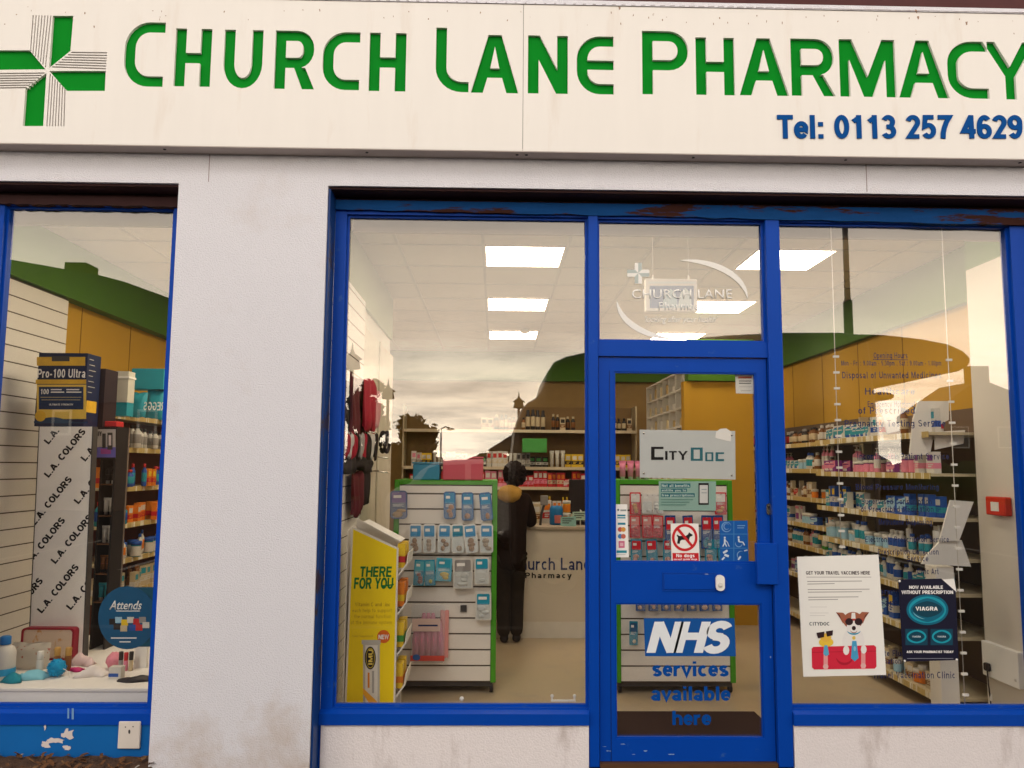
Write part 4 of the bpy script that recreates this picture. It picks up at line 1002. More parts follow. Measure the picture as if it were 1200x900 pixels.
# carton of capsules on top of it, with another behind
def capsule_carton(x0, y0, x1, y1, Y, d, label):
    a, b = at(x0, y1, Y), at(x1, y0, Y); r = root('supplement_carton', label, 'carton', ((a.x+b.x)/2, Y+d/2, a.z))
    MB().box(a.x, b.x, Y, Y+d, a.z, b.z).build('carton_body', flat((.006,.014,.055), .35), r)
    W, H = x1-x0, y1-y0
    f = lambda u0, v0, u1, v1: pxr(x0+W*u0, y0+H*v0, x0+W*u1, y0+H*v1)
    Mg = mat('gold_print', (.68,.40,.03), .35, .25, 18)
    art('front_print', Y-.0006, [(Mg, f(.05,.05,.95,.17)), (M_darkgrey, f(.33,.04,.66,.11)), (Mg, f(.03,.36,.97,.42)), (flat((.75,.50,.08)), f(.05,.43,.97,.90)), (flat((.01,.03,.09)), f(.09,.46,.92,.77)),
        (flat((.01,.04,.10)), [(x0, y0+H*.96),(x0, y0+H*.93)]+[(x0+W*t, y0+H*(.91-.035*math.sin(t*6.3-.6))) for t in [k/10 for k in range(11)]]+[(x1, y0+H*.96)]), (Mg, ell(x0+W*.12, y0+H*.86, W*.10, H*.075))], r)
    stroke_px('title_lettering', 'Pro-100 Ultra', x0+W*.06, y0+H*.215, x0+W*.95, y0+H*.335, Y-.0036, M_vinylw, r, w=.16)
    stroke_px('lettering', '100', x0+W*.12, y0+H*.49, x0+W*.27, y0+H*.56, Y-.0036, M_vinylw, r, w=.16)
    art('small_print', Y-.0036, [(M_vinylw, f(.31,.49+.035*k,.31+ww,.505+.035*k)) for k, ww in ((0,.2),(1,.25))] + [(M_vinylw, f(.60,.49+.035*k,.60+ww,.505+.035*k)) for k, ww in ((0,.24),(1,.28))] + [(flat((.5,.42,.2)), f(.12,.60,.88,.607)), (flat((.5,.42,.2)), f(.14,.635,.86,.642))], r)
    stroke_px('lettering', 'ULTIMATE STRENGTH', x0+W*.28, y0+H*.69, x0+W*.72, y0+H*.715, Y-.0036, M_vinylw, r, w=.15)
    # side panel print
    mb = MB(); X = b.x+.0006; mb.prism([(Y+d*.12, a.z+(b.z-a.z)*.2),(Y+d*.85, a.z+(b.z-a.z)*.2),(Y+d*.85, a.z+(b.z-a.z)*.36),(Y+d*.12, a.z+(b.z-a.z)*.36)], X-.0005, X, 'x'); mb.build('side_label', Mg, r)
    mb = MB()
    for k in range(7): zz = b.z-(b.z-a.z)*(.07+.075*k); mb.box(X-.0005, X, Y+d*.15, Y+d*(.45+.2*((k*7)%3)/2), zz-.004, zz)
    mb.build('side_print', flat((.5,.47,.42)), r)
    return r
capsule_carton(40, 414, 103, 499.5, LY_+.0, .17, 'navy and gold supplement carton standing on the lettered white board')
a, b = at(110, 499, LY_+.19), at(124, 432, LY_+.19)
r = root('supplement_carton', 'dark supplement carton half hidden behind the navy and gold one', 'carton', ((a.x+b.x)/2, LY_+.28, a.z))
MB().box(a.x-.2, b.x, LY_+.19, LY_+.36, a.z-.01, b.z).build('carton_body', flat((.02,.008,.012)), r)
# black wire rack of nail goods beside the board
RY = 1.12
a, b = at(106, 735, RY), at(138, 500, RY)
r = root('display_rack', 'narrow black display rack of nail care packs beside the lettered board', 'rack', ((a.x+b.x)/2, RY, ZP))
MB().box(a.x, b.x, RY+.16, RY+.18, ZP, b.z).build('back_panel', flat((.16,.12,.10)), r)
for xx in (a.x, b.x-.012): MB().box(xx, xx+.012, RY, RY+.159, ZP, b.z).build('side_post', M_black, r)
rk = [at(120,y,RY).z for y in (567, 604, 637, 672, 705)]
for z in rk:
    MB().box(a.x+.013, b.x-.013, RY-.01, RY+.158, z-.008, z).build('shelf', M_wood, r)
for i, z in enumerate(rk):
    for k in range(4):
        xx = a.x+.03+.035*k
        cs = [('dark','grey','white'),('white','cream','grey'),('white','pale blue','white'),('brown','pink','dark'),('teal','dark','white')][i]
        if xx < b.x-.02: place('tube', cs, (xx, RY+.05, z+.001), 0, (.75,.75,.8), 'on the %s tier of the black rack' % ordw[i])
a_, b_ = at(109, 538, RY-.02), at(137, 501, RY-.02)
pr = root('display_card', 'framed grey nail art card at the top of the black rack', 'card', ((a_.x+b_.x)/2, RY-.02, a_.z))
MB().box(a_.x, b_.x, RY-.02, RY-.005, a_.z, b_.z).build('frame', M_black, pr)
art('card_print', RY-.021, [(flat((.42,.38,.36)), pxr(110.5,503,135.5,536)), (flat((.12,.10,.40)), pxr(110.5,524,135.5,536)), (flat((.3,.05,.25)), pxr(118,526,130,532)), (M_darkgrey, pxr(120,508,124,525)), (M_darkgrey, pxr(126,507,132,527)), (flat((.6,.5,.5)), pxr(127.5,510,130.5,522))], pr)
stroke_px('lettering', 'DIY', 111.5, 505.5, 119, 511, RY-.0235, M_black, pr, w=.2)
simple_box('sweet_box', 113, 493.5, 137, 500, RY, .1, PM['red'], 'small red box lying on top of the black rack')
# teal bags on the bay's top shelf
for k, (x0, y0, x1, y1) in enumerate(((152,460,172,489),(170,457,194,490))):
    o = cushion('gift_pack', x0, y0, x1, y1, 1.64+.1*k, .06, PM['teal'], 'teal bag with white letters on the top bay shelf' if k else 'teal bag with a white shoe print on the top bay shelf', 'bag')
    if k: 
        me = stroke_mesh('REGGS', at(193,481,1.6), (-1,0,0), (0,0,1), at(193,480,1.6).x-at(168,480,1.6).x, .06, w=.15, depth=.0005)
        me.transform(Matrix.Identity(4)); link('lettering', me, None, [M_vinylw]); o2 = bpy.context.scene.objects[-1]
        o2 = [x for x in col.objects if x.name.startswith('lettering') and x.parent is None][-1]
        w0 = o2.location.copy(); o2.parent = o; o2.location = w0 - o.location
o = simple_box('gift_pack', 153, 432, 193, 456, 1.70, .12, [PM['teal']], 'clear topped teal gift pack stacked over the lettered teal bag', 'pack')
p = at(138,489,1.42); r = root('zip_bag', 'clear zip bag with teal base standing beside the navy carton', 'bag', (p.x,1.35,p.z))
a, b = at(123,487,1.40), at(151,435,1.40)
MB().box(a.x, b.x, 1.40, 1.50, a.z, a.z+(b.z-a.z)*.3).build('teal_base', PM['teal'], r)
MB().box(a.x, b.x, 1.401, 1.499, a.z+(b.z-a.z)*.302, b.z).build('clear_body', flat((.55,.52,.44)), r)
MB().box(a.x-.006, b.x+.006, 1.395, 1.504, b.z+.001-.05, b.z-.035).build('zip', M_white, r)
# round blue sign stuck to the small pane
SYn = YG+.0075
cx, cz_, R = 149, 724, 34
r = root('round_sign', 'round teal blue sign with white lettering inside the small window', 'sign', tuple(at(cx, cz_+R, SYn)))
M_att = flat((.004,.085,.20)); M_att2 = flat((.004,.075,.13))
shape('square_backing', [pl(pxr(139,688,183,758),SYn+.003)], SYn+.003, SYn+.005, M_att2, r)
shape('disc', [pl(ell(cx, cz_, R, 37, 36), SYn)], SYn, SYn+.0025, M_att, r)
text_px('lettering', 'Attends', 128, 704, 166, 714.5, SYn-.0003, M_vinylw, r, bold=.015, shear=.25)
ly = []
for k, (x, y, cc) in enumerate(((132,729,'dark'),(139,727,'pale blue'),(146,730,'yellow'),(153,727,'white'),(160,729,'red'),(167,727,'grey'),(137,735,'dark'),(145,737,'cream'),(155,736,'blue'),(163,736,'red'),(171,733,'white'))):
    ly.append((PM[cc], pxr(x-4,y-4,x+4,y+3)))
art('product_print', SYn-.0004, ly, r, step=.00005)
art('small_print', SYn-.0004, [(M_vinylw, pxr(136,715.5,164,716.5)), (M_vinylw, pxr(130,747,160,748.4)), (M_vinylw, pxr(140,751.5,153,752.8))], r, step=0)

# ------------------------------------------------------------------ yellow floor display
Y0 = .66; Yd = .96
def dpx(x, y): return at(x, y, Y0)
r = root('floor_display', 'bright yellow cardboard floor display with green brush lettering', 'display stand', (at(435,829,Y0).x, Y0, 0))
tl, tr, br_, bl = dpx(412,617), dpx(467,642.5), dpx(463,829), dpx(403.7,829)
sl, sr_ = (bl.x-tl.x)/(bl.z-tl.z), (br_.x-tr.x)/(br_.z-tr.z)
XB0, XB1 = bl.x+sl*(0-bl.z), br_.x+sr_*(0-br_.z)
outer = [(XB0,0),(XB1,0),(tr.x,tr.z),(tl.x,tl.z)]
M_yel = mat('yellow_card', (.90,.66,.006), .45, .03); M_cardw = flat((.74,.70,.64))
shape('side_panel', [outer], Y0, Y0+.006, M_cardw, r)
cx = sum(p[0] for p in outer)/4; ins = .010
inner = [(XB0+ins,.01),(XB1-ins,.01),(tr.x-ins,tr.z-.006),(tl.x+ins,tl.z-.016)]
shape('yellow_print', [inner], Y0-.0006, Y0-.0001, M_yel, r)
back = [(XB0-.02,0),(XB1-.0,0),(tr.x,tr.z),(tl.x-.02,tl.z+.03)]
shape('side_panel', [back], Yd-.006, Yd, M_cardw, r)
MB().prism([(Y0+.007,0),(Yd-.007,0),(Yd-.007,tl.z),(Y0+.007,tl.z-.02)], XB0-.012, XB0-.006, 'x').build('back_panel', M_cardw, r)
# header card leaning over the top
mb = MB(); mb.T = Matrix.Translation((tl.x+.02, 0, tl.z-.01)) @ Matrix.Rotation(rad(27), 4, 'Y')
mb.box(.02, .27, Y0+.05, Yd-.04, .045, .05); mb.build('header_card', M_paper, r)
zs = [.22, .45, .68, .90]
for z in zs:
    xr = XB1 + (tr.x-XB1)*(z/tr.z)
    mb = MB(); mb.prism([(xr-.22,z),(xr+.004,z-.03),(xr+.052,z+.035),(xr+.058,z+.10),(xr+.053,z+.10),(xr+.046,z+.04),(xr,z-.022),(xr-.22,z+.008)], Y0+.012, Yd-.012, 'y')
    mb.build('shelf_tray', M_cardw, r)
for i, z in enumerate(zs):
    for k in range(2):
        xr = XB1 + (tr.x-XB1)*(z/tr.z)
        place('product_box', (('yellow','orange','white'),('yellow','green','red'),('orange','yellow','white'),('yellow','red','white'))[i], (xr+.012, Y0+.09+.12*k, z+.01), -PI/2, (1.2,1,1.15), 'in the %s tray of the yellow floor display' % ('lowest','second lowest','second highest','highest')[i])
M_gt = mat('brush_green', (.005,.16,.025), .6)
stroke_px('lettering', 'THERE', 422, 664, 459, 676, Y0-.0008, M_gt, r, w=.21, space=.09, shear=.06)
stroke_px('lettering', 'FOR YOU', 414.5, 677, 461, 690, Y0-.0008, M_gt, r, w=.21, space=.07, shear=.06)
art('underline_stroke', Y0-.0010, [(M_gt, [(446,686),(462,684.2),(461,686),(447,688)])], r)
M_ydk = flat((.52,.33,.01))
for k, (t, x0, x1) in enumerate((('Vitamin C and Zinc', 416, 457), ('each help to support', 413, 459), ('the normal function', 415, 458), ('of the immune system', 411, 459))):
    stroke_px('lettering', t, x0, 706+7*k, x1, 710.5+7*k, Y0-.0008, M_ydk, r, w=.16 if k == 0 else .10)
stroke_px('lettering', 'Food Supplement', 413, 744, 437, 746.5, Y0-.0008, M_ydk, r, w=.10)
rd = art('badge', Y0-.0012, [(flat((.70,.13,.01)), ell(449.5,746,7.6,7.8,24))], r)
stroke_px('lettering', 'NEW', 443.5, 743.8, 455.5, 749, Y0-.0018, M_vinylw, r, w=.2)
M_tubeg = flat((.50,.47,.42))
art('tube_print', Y0-.0012, [(M_tubeg, pxr(425.5,752,445,829)), (M_cardw, pxr(428,756,442.5,829)), (M_tubeg, pxr(424,750,446,755)), (M_black, ell(434,771,6.5,13.5,22)), (flat((.55,.40,.03)), ell(434,771,5.2,12,20)), (M_black, ell(434,771,4.6,11,20)),
    (flat((.85,.40,.03)), [(425.5,806),(442,822),(442,829),(436,829),(425.5,813)]), (flat((.75,.25,.03)), pxr(431,788,433.2,806)), (flat((.4,.38,.36)), pxr(436,786,438.5,812))], r)
A = at(436.5, 779, Y0-.0036); me = stroke_mesh('IMU', A, (0,0,1), (-1,0,0), .085, .024, w=.2, depth=.0003)
link('lettering', me, r, [flat((.8,.6,.1))])

# ------------------------------------------------------------------ green slatwall gondolas
def gondola(x0, y0, x1, y1, label, Yf):
    a, b = at(x0, y1, Yf), at(x1, y0, Yf); zb, zt = .075, b.z; D = .62
    r = root('gondola', label, 'display unit', ((a.x+b.x)/2, Yf+D/2, 0))
    for xx in (a.x, b.x-.035): MB().box(xx, xx+.035, Yf, Yf+D, zb, zt).build('end_frame', M_gfix, r, bevel=.004)
    MB().box(a.x+.036, b.x-.036, Yf+.002, Yf+D, zt-.03, zt-.002).build('top_rail', M_gfix, r)
    for yy in (Yf+.012, Yf+D-.03):
        MB().box(a.x+.036, b.x-.036, yy+.006, yy+.016, zb, zt-.031).build('slat_backing', M_groove, r)
    z = zb+.01; mb = MB()
    while z < zt-.05:
        h = min(.098, zt-.034-z); mb.box(a.x+.037, b.x-.037, Yf+.008, Yf+.0175, z, z+h-.006); z += .103
    mb.build('slat', M_slat, r)
    MB().box(a.x+.02, b.x-.02, Yf+.03, Yf+D-.03, .045, zb-.001).build('base', M_darkgrey, r)
    for xx in (a.x+.03, b.x-.03):
        for yy in (Yf+.05, Yf+D-.06):
            MB().lathe([(.024,-.012),(.026,-.008),(.026,.008),(.024,.012)], (xx, yy, .028), 14, axis='x').build('castor', M_black, r)
    return r
YGo = 1.43
gondola(457, 563, 583, 794, 'green framed slatwall gondola of hanging packs behind the big window', YGo)
gondola(722, 563, 858, 794, 'green framed slatwall gondola of red and blue packs behind the door', YGo)
HK = 0
def hang_pack(x0, y0, x1, y1, mats, label, group=None, Y=YGo-.045, shape_='round', kind='blister_pack', cat='pack'):
    a, b = at(x0, y1, Y), at(x1, y0, Y); r = root(kind, label, cat, ((a.x+b.x)/2, Y, a.z), group)
    w, h = b.x-a.x, b.z-a.z
    shape('backing_card', [rrect(a.x, b.x, a.z, b.z, min(w,h)*.22 if shape_ == 'round' else min(w,h)*.06)], Y, Y+.003, mats[0], r)
    shape('header', [rrect(a.x+w*.1, b.x-w*.1, b.z-h*.44, b.z-h*.06, w*.08)], Y-.002, Y-.0005, mats[1], r)
    rg_ = random.Random(int(x0*7+y0)); mb = MB()
    for k in range(rg_.choice((1,2,3))):
        mb.ball((a.x+w*rg_.uniform(.35,.65), Y-.001, a.z+h*(.16+.13*k)), (w*rg_.uniform(.16,.30), .010, h*rg_.uniform(.06,.12)), 0, 10, 7)
    mb.build('blister', mats[2], r)
    mb = MB()
    for k in range(3): zz = a.z+h*(.44+.035*k); mb.box(a.x+w*.16, a.x+w*rg_.uniform(.45,.85), Y-.0006, Y-.0001, zz, zz+h*.018)
    mb.box(a.x+w*.2, a.x+w*rg_.uniform(.5,.75), Y-.0026, Y-.0021, b.z-h*.26, b.z-h*.16); mb.build('print_line', M_paper if k else M_paper, r)
    shape('film', [rrect(a.x+w*.06, b.x-w*.06, a.z+h*.03, a.z+h*.60, w*.15)], Y-.0125, Y-.0118, M_film, r)
    MB().tube([((a.x+b.x)/2, Y-.02, b.z-.012), ((a.x+b.x)/2, Y+.054, b.z-.016)], .0025, n=6).build('hook', M_chrome, r)
    r.rotation_euler = (0, rg_.gauss(0,.035), rg_.gauss(0,.07))
    return r
f = flat
for x0 in (520, 541, 564):
    hang_pack(x0, 576 if x0 < 530 else 577, x0+14.5, 608 if x0 < 530 else 610, [f((.01,.11,.30)), f((.02,.24,.46)), f((.40,.15,.05))], ['blue foot care pack hanging first in the upper row','blue foot care pack with white tag, middle of the upper row','blue foot care pack by the green end frame, upper row'][(520,541,564).index(x0)])
hang_pack(457, 575, 478, 608, [f((.06,.10,.24)), f((.20,.14,.32)), f((.50,.28,.10))], 'wide blue and tan pack at the outer edge of the upper row')
w6 = ['first','second','third','fourth','fifth','last']
for k in range(6):
    x0 = 479+16.7*k
    hang_pack(x0, 614, x0+15.8, 648, [f((.72,.70,.66)), f((.05,.26,.50) if k != 3 else (.01,.20,.32)), f((.34,.17,.07) if k%2 == 0 else (.42,.30,.2))], 'white edged insole pack in the middle gondola row, %s from the yellow display' % w6[k])
hang_pack(484, 656, 497, 686, [f((.01,.25,.38)), f((.10,.40,.48)), f((.25,.05,.03))], 'teal pack with dark picture in the third gondola row', shape_='sq')
hang_pack(498, 656, 511, 686, [f((.01,.25,.38)), f((.12,.42,.50)), f((.65,.50,.05))], 'teal pack with yellow mark in the third gondola row', shape_='sq')
hang_pack(510, 654, 529, 681, [f((.10,.42,.55)), f((.02,.30,.42)), f((.68,.48,.08))], 'blue and yellow sachet in the third gondola row', shape_='sq')
hang_pack(531, 654, 555, 690, [f((.60,.56,.50)), f((.25,.23,.22)), f((.62,.58,.52))], 'clear bag with grey header in the third gondola row', shape_='sq')
hang_pack(556, 653, 574, 685, [f((.66,.62,.56)), f((.01,.28,.42)), f((.62,.60,.56))], 'clear bag with teal header under the insole packs', shape_='sq')
hang_pack(557, 694, 576, 727, [f((.66,.62,.56)), f((.01,.28,.42)), f((.62,.60,.56))], 'lower clear bag with teal header by the green end frame', shape_='sq')
# bag of pink gloves
Y = YGo-.06; a, b = at(481,776,Y), at(522,708,Y)
r = root('glove_bag', 'large clear bag of pink rubber gloves hanging low on the gondola', 'bag', ((a.x+b.x)/2, Y, a.z))
w, h = b.x-a.x, b.z-a.z
mb = MB()
for k in range(5):
    x = a.x+w*(.14+.18*k); mb.tube([(x+.0*w,Y+.012,a.z+h*.06),(x,Y+.008,a.z+h*.4),(x+w*.03*(2-k),Y+.01,a.z+h*.68),(x+w*.05*(2-k),Y+.012,a.z+h*(.84 if k in (1,2,3) else .74))], [w*.10,w*.105,w*.085,w*.05], n=8)
mb.build('gloves', mat('pink_rubber', (.70,.25,.36), .5, .1), r)
MB().box(a.x, b.x, Y-.016, Y-.012, a.z+h*.03, a.z+h*.12).build('print_band', f((.62,.07,.05)), r)
art('small_label', Y-.0165, [(f((.02,.10,.35)), ell(488,770.5,4.5,3.6)), (f((.75,.55,.5)), pxr(483,725,516,740)), (M_vinylb, pxr(490,732,513,734))], r)
shape('film', [rrect(a.x, b.x, a.z, b.z, .02)], Y-.014, Y-.0135, M_film, r)
Y = YGo-.03; a, b = at(517,771,Y), at(525,716,Y); cushion('sponge_pack', 515, 716, 526, 771, Y, .03, f((.70,.30,.28)), 'orange and pink pack behind the bag of gloves', 'pack')
a, b = at(539.5,717,YGo), at(547,709,YGo)
MB().box(a.x, b.x, YGo-.002, YGo+.007, a.z, b.z).build; tag(MB().box(a.x, b.x, YGo-.004, YGo+.0, a.z, b.z).build('price_ticket', M_darkgrey), 'small dark square price ticket on the gondola slats', 'ticket')
# boxes on top of the gondola
zt = at(520,563,YGo).z
def top_box(x0, y0, x1, Y, d, m, label):
    a, b = at(x0, y0, Y), at(x1, y0, Y); z0 = zt; r = root('storage_box', label, 'box', ((a.x+b.x)/2, Y+d/2, z0))
    MB().box(a.x, b.x, Y, Y+d, z0+.001, a.z-.012).build('box_body', m, r, bevel=.006)
    MB().box(a.x-.005, b.x+.005, Y-.005, Y+d+.005, a.z-.011, a.z).build('lid', m, r, bevel=.003)
top_box(484, 541.5, 515, YGo+.05, .2, f((.05,.26,.42)), 'blue lidded box on top of the green gondola')
top_box(519, 535, 566, YGo+.05, .25, f((.62,.10,.14)), 'coral red lidded box on top of the green gondola')
# red and blue packs on the second gondola
def tooth(x0, y0, x1, y1, c1, c2, c3, label, grp): return hang_pack(x0, y0, x1, y1, [c1, c2, c3], label, grp, Y=YGo-.04, shape_='sq', kind='blister_pack')
RD, BL, TE, WH = f((.60,.015,.03)), f((.003,.06,.26)), f((.004,.25,.38)), f((.74,.70,.66))
for k, x0 in enumerate((738, 838)):
    tooth(x0, 577, x0+13, 603, RD, WH, f((.70,.35,.1)), 'red and white pack in the highest row behind the door', 'red packs in the highest row behind the door')
for k, x0 in enumerate((752, 765)):
    tooth(x0, 578, x0+12, 602, WH, WH, WH, 'plain white pack in the highest row behind the door', 'plain white packs behind the door')
for k, x0 in enumerate((738, 753, 764)):
    tooth(x0, 604, x0+12, 630, RD, f((.70,.30,.28)), RD, 'red toothpaste pack in the upper row behind the door', 'red toothpaste packs behind the door')
for k, x0 in enumerate((780, 802, 822, 836)):
    tooth(x0, 604, x0+12, 643, BL, RD, TE, 'blue and red brush pack in the upper row behind the door', 'tall brush packs behind the door')
for k, x0 in enumerate((739, 758, 777, 808, 826, 842)):
    tooth(x0, 632, x0+13, 660, TE, RD if k < 3 else TE, f((.55,.25,.2)), 'turquoise brush pack in the middle row behind the door', 'turquoise brush packs behind the door')
for k in range(7):
    x0 = 745+15*k
    tooth(x0, 690, x0+11, 716, BL, TE, f((.75,.42,.28)), 'dark blue pack with orange base in the low row behind the door', 'dark blue packs with orange bases')
tooth(737.5, 728, 747, 756, TE, f((.02,.10,.24)), f((.75,.6,.45)), 'teal pack hanging beside the health service sticker', None)
# small shelves on the side of the second gondola
tag(MB().box(at(722,700,1.6).x-.06, at(722,700,1.6).x-.004, 1.5, 1.95, .30, .33).build('side_tray', M_cardw), 'pale tray on the side of the gondola behind the door', 'tray')
for k in range(4):
    place('product_box', ('white','green','yellow'), (at(722,700,1.6).x-.032, 1.55+.09*k, .331), PI/2, (.9,.9,1.0), 'in the tray beside the door gondola')
for k in range(4):
    place('tube', ('pink','white','white'), (at(722,560,1.5).x+.05+.055*k, YGo+.1, at(722,563,YGo).z+.001), 0, (1,1,1.0), 'on top of the gondola behind the door')

# ------------------------------------------------------------------ counter, till, back-counter things
CY = 3.19
zc = at(650,617,CY).z
r = root('counter', 'long cream shop counter with black printed name on its front', 'counter', (.9, CY+.3, 0))
cx0, cx1 = at(566,700,CY).x, 1.85
MB().box(cx0, cx1, CY+.003, CY+.62, .0, zc-.03).build('counter_body', mat('counter_front', (.66,.58,.48), .4, .06, 3), r)
MB().box(cx0-.01, cx1, CY-.02, CY+.64, zc-.029, zc).build('counter_top', mat('counter_top', (.40,.32,.24), .35), r, bevel=.004)
MB().box(cx0, cx1, CY-.002, CY+.0025, .0, .14).build('kick_board', mat('kick', (.72,.67,.60), .4), r)
stroke_px('name_lettering', 'Church Lane', 599, 653.5, 691, 668, CY+.002, M_vinylb, r, w=.14, space=.09)
stroke_px('name_lettering', 'Pharmacy', 615.5, 671, 670, 677.5, CY+.002, M_black, r, w=.18, space=.25)
# till screen
a, b = at(667,617,3.45), at(692,562,3.45)
r = root('till_screen', 'black till with upright screen at the end of the counter', 'till', ((a.x+b.x)/2, 3.5, zc))
MB().box(a.x+.03, b.x-.03, 3.42, 3.62, zc, zc+.03).build('base', M_black, r)
MB().box((a.x+b.x)/2-.03, (a.x+b.x)/2+.03, 3.50, 3.55, zc+.03, zc+.16).build('stand', M_black, r)
MB().box(a.x, b.x+.06, 3.46, 3.495, zc+.10, b.z).build('screen_back', flat((.02,.012,.012), .6), r, bevel=.006)
# cards on stems
def stem_card(x0, y0, x1, y1, Y, m, label):
    a, b = at(x0, y1, Y), at(x1, y0, Y); r = root('counter_card', label, 'card', ((a.x+b.x)/2, Y, zc))
    shape('card', [[(a.x,a.z),(b.x,a.z+.008),(b.x,b.z+.008),(a.x,b.z)]], Y, Y+.004, m, r)
    MB().tube([((a.x+b.x)/2, Y+.03, zc), ((a.x+b.x)/2, Y+.02, b.z+.02), ((a.x+b.x)/2+.01, Y+.008, b.z+.002)], .005, n=8).build('stem', M_white, r)
    for k in range(3): text = MB().box(a.x+.015, a.x+(b.x-a.x)*(.85-.15*k), Y-.0012, Y-.0004, b.z-.02-.018*k, b.z-.012-.018*k).build('print_line', M_darkgrey, r)
stem_card(657, 606, 675, 618.5, 3.24, f((.28,.50,.46)), 'sea green card leaning at the counter edge, lower of two')
stem_card(671, 600, 690, 610, 3.30, f((.45,.58,.46)), 'pale green card leaning at the counter edge, higher of two')
p = at(652,600,3.4)
r = root('dispenser', 'blue round dispenser with orange tub standing on the counter', 'dispenser', (p.x, 3.42, zc))
MB().lathe([(.055,0),(.062,.01),(.062,.14),(.05,.17),(.02,.175)], (p.x,3.42,zc), 18).build('body', f((.01,.14,.34)), r)
MB().box(p.x-.02, p.x+.045, 3.34, 3.352, zc+.02, zc+.09).build('label', f((.5,.14,.12)), r)
place('tub', ('orange','yellow','white'), (at(664,600,3.45).x, 3.45, zc), 0, (1.1,1.1,1.2), 'on the counter beside the blue dispenser')
place('tub', ('yellow','orange','white'), (at(664,600,3.45).x, 3.45, zc+.112), 0, (1.05,1.05,1.2), 'stacked above another on the counter')
place('product_box', ('white','red','orange'), (at(640,590,3.6).x, 3.6, zc), .3, (1.3,1.2,1.8), 'standing at the back of the counter')
place('product_box', ('cream','brown','white'), (at(628,590,3.62).x, 3.62, zc), .1, (1.3,1.2,1.5), 'standing at the back of the counter')
p = at(637,600,3.35); r = root('card_reader', 'grey card reader on a slanted stem on the counter', 'card reader', (p.x,3.35,zc))
MB().tube([(p.x-.03,3.35,zc),(p.x-.02,3.35,zc+.1),(p.x+.01,3.36,zc+.2)], .012).build('stem', M_darkgrey, r)
MB().box(p.x-.03, p.x+.04, 3.33, 3.36, zc+.18, zc+.27).build('keypad', f((.25,.22,.20)), r, bevel=.006)

# ------------------------------------------------------------------ customer at the counter
def J(px_, py, Y): v = at(px_, py, Y); return (v.x, v.y, v.z)
PY = 3.0
pr = root('person', 'customer seen from behind in dark jacket with mustard hood, leaning at the counter', 'person', J(597,740,PY))
pr.location.z = 0
hd = J(602,558,PY+.05); nk = J(600,578,PY+.02); ch = J(600,598,PY-.01); ws = J(599,628,PY-.02); pv = J(598,650,PY-.02)
def off(p, x=0, y=0, z=0): return (p[0]+x, p[1]+y, p[2]+z)
lh, rh = off(pv,-.062,0,-.02), off(pv,.062,0,-.02)
lk_, rk_ = (lh[0]+.005, PY-.01, .39), (rh[0]-.005, PY+.02, .39)
la, ra = (lh[0]+.012, PY-.03, .07), (rh[0]-.004, PY-.0, .07)
ls, rs = off(nk,-.135,0,-.05), off(nk,.135,0,-.05)
le, re_ = off(ls,-.05,.02,-.22), J(622,613,PY+.04)
lw_, rw = (le[0]+.05, PY+.16, zc+.06), (re_[0]+.01, PY+.21, zc+.05)
N = {'pv':(pv,.105),'ws':(ws,.10),'ch':(ch,.12),'nk':(nk,.05),'hd0':(off(hd,0,0,-.045),.055),'hd1':(off(hd,0,.0,.02),.075),'hd2':(off(hd,0,0,.07),.055),
     'lh':(lh,.075),'lk':(lk_,.055),'la':(la,.035),'lt':((la[0],la[1]+.10,.035),.03),'rh':(rh,.075),'rk':(rk_,.055),'ra':(ra,.035),'rt':((ra[0]+.02,ra[1]+.10,.035),.03),
     'ls':(ls,.05),'le':(le,.038),'lw':(lw_,.025),'lp':(off(lw_,.02,.05,-.012),.026),'rs':(rs,.05),'re':(re_,.038),'rw':(rw,.025),'rp':(off(rw,.005,.055,-.012),.026)}
Ed = [('pv','ws'),('ws','ch'),('ch','nk'),('nk','hd0'),('hd0','hd1'),('hd1','hd2'),('pv','lh'),('lh','lk'),('lk','la'),('la','lt'),('pv','rh'),('rh','rk'),('rk','ra'),('ra','rt'),('ch','ls'),('ls','le'),('le','lw'),('lw','lp'),('ch','rs'),('rs','re'),('re','rw'),('rw','rp')]
for side, base in (('l', N['lp'][0]), ('r', N['rp'][0])):
    sg = 1 if side == 'l' else -1
    for k, (dx, ln) in enumerate(((-.024,.058),(-.008,.068),(.008,.064),(.024,.05))):
        N[side+'f%d' % k] = (off(base, dx, .03, .002), .0085); N[side+'g%d' % k] = (off(base, dx*1.2, .03+ln*.55, -.004), .0075); N[side+'e%d' % k] = (off(base, dx*1.25, .03+ln*.9, -.020), .006)
        Ed += [(side+'p', side+'f%d' % k), (side+'f%d' % k, side+'g%d' % k), (side+'g%d' % k, side+'e%d' % k)]
    N[side+'t0'] = (off(base, sg*.030, -.012, -.002), .009); N[side+'t1'] = (off(base, sg*.045, .02, -.008), .0075)
    Ed += [(side+'p', side+'t0'), (side+'t0', side+'t1')]
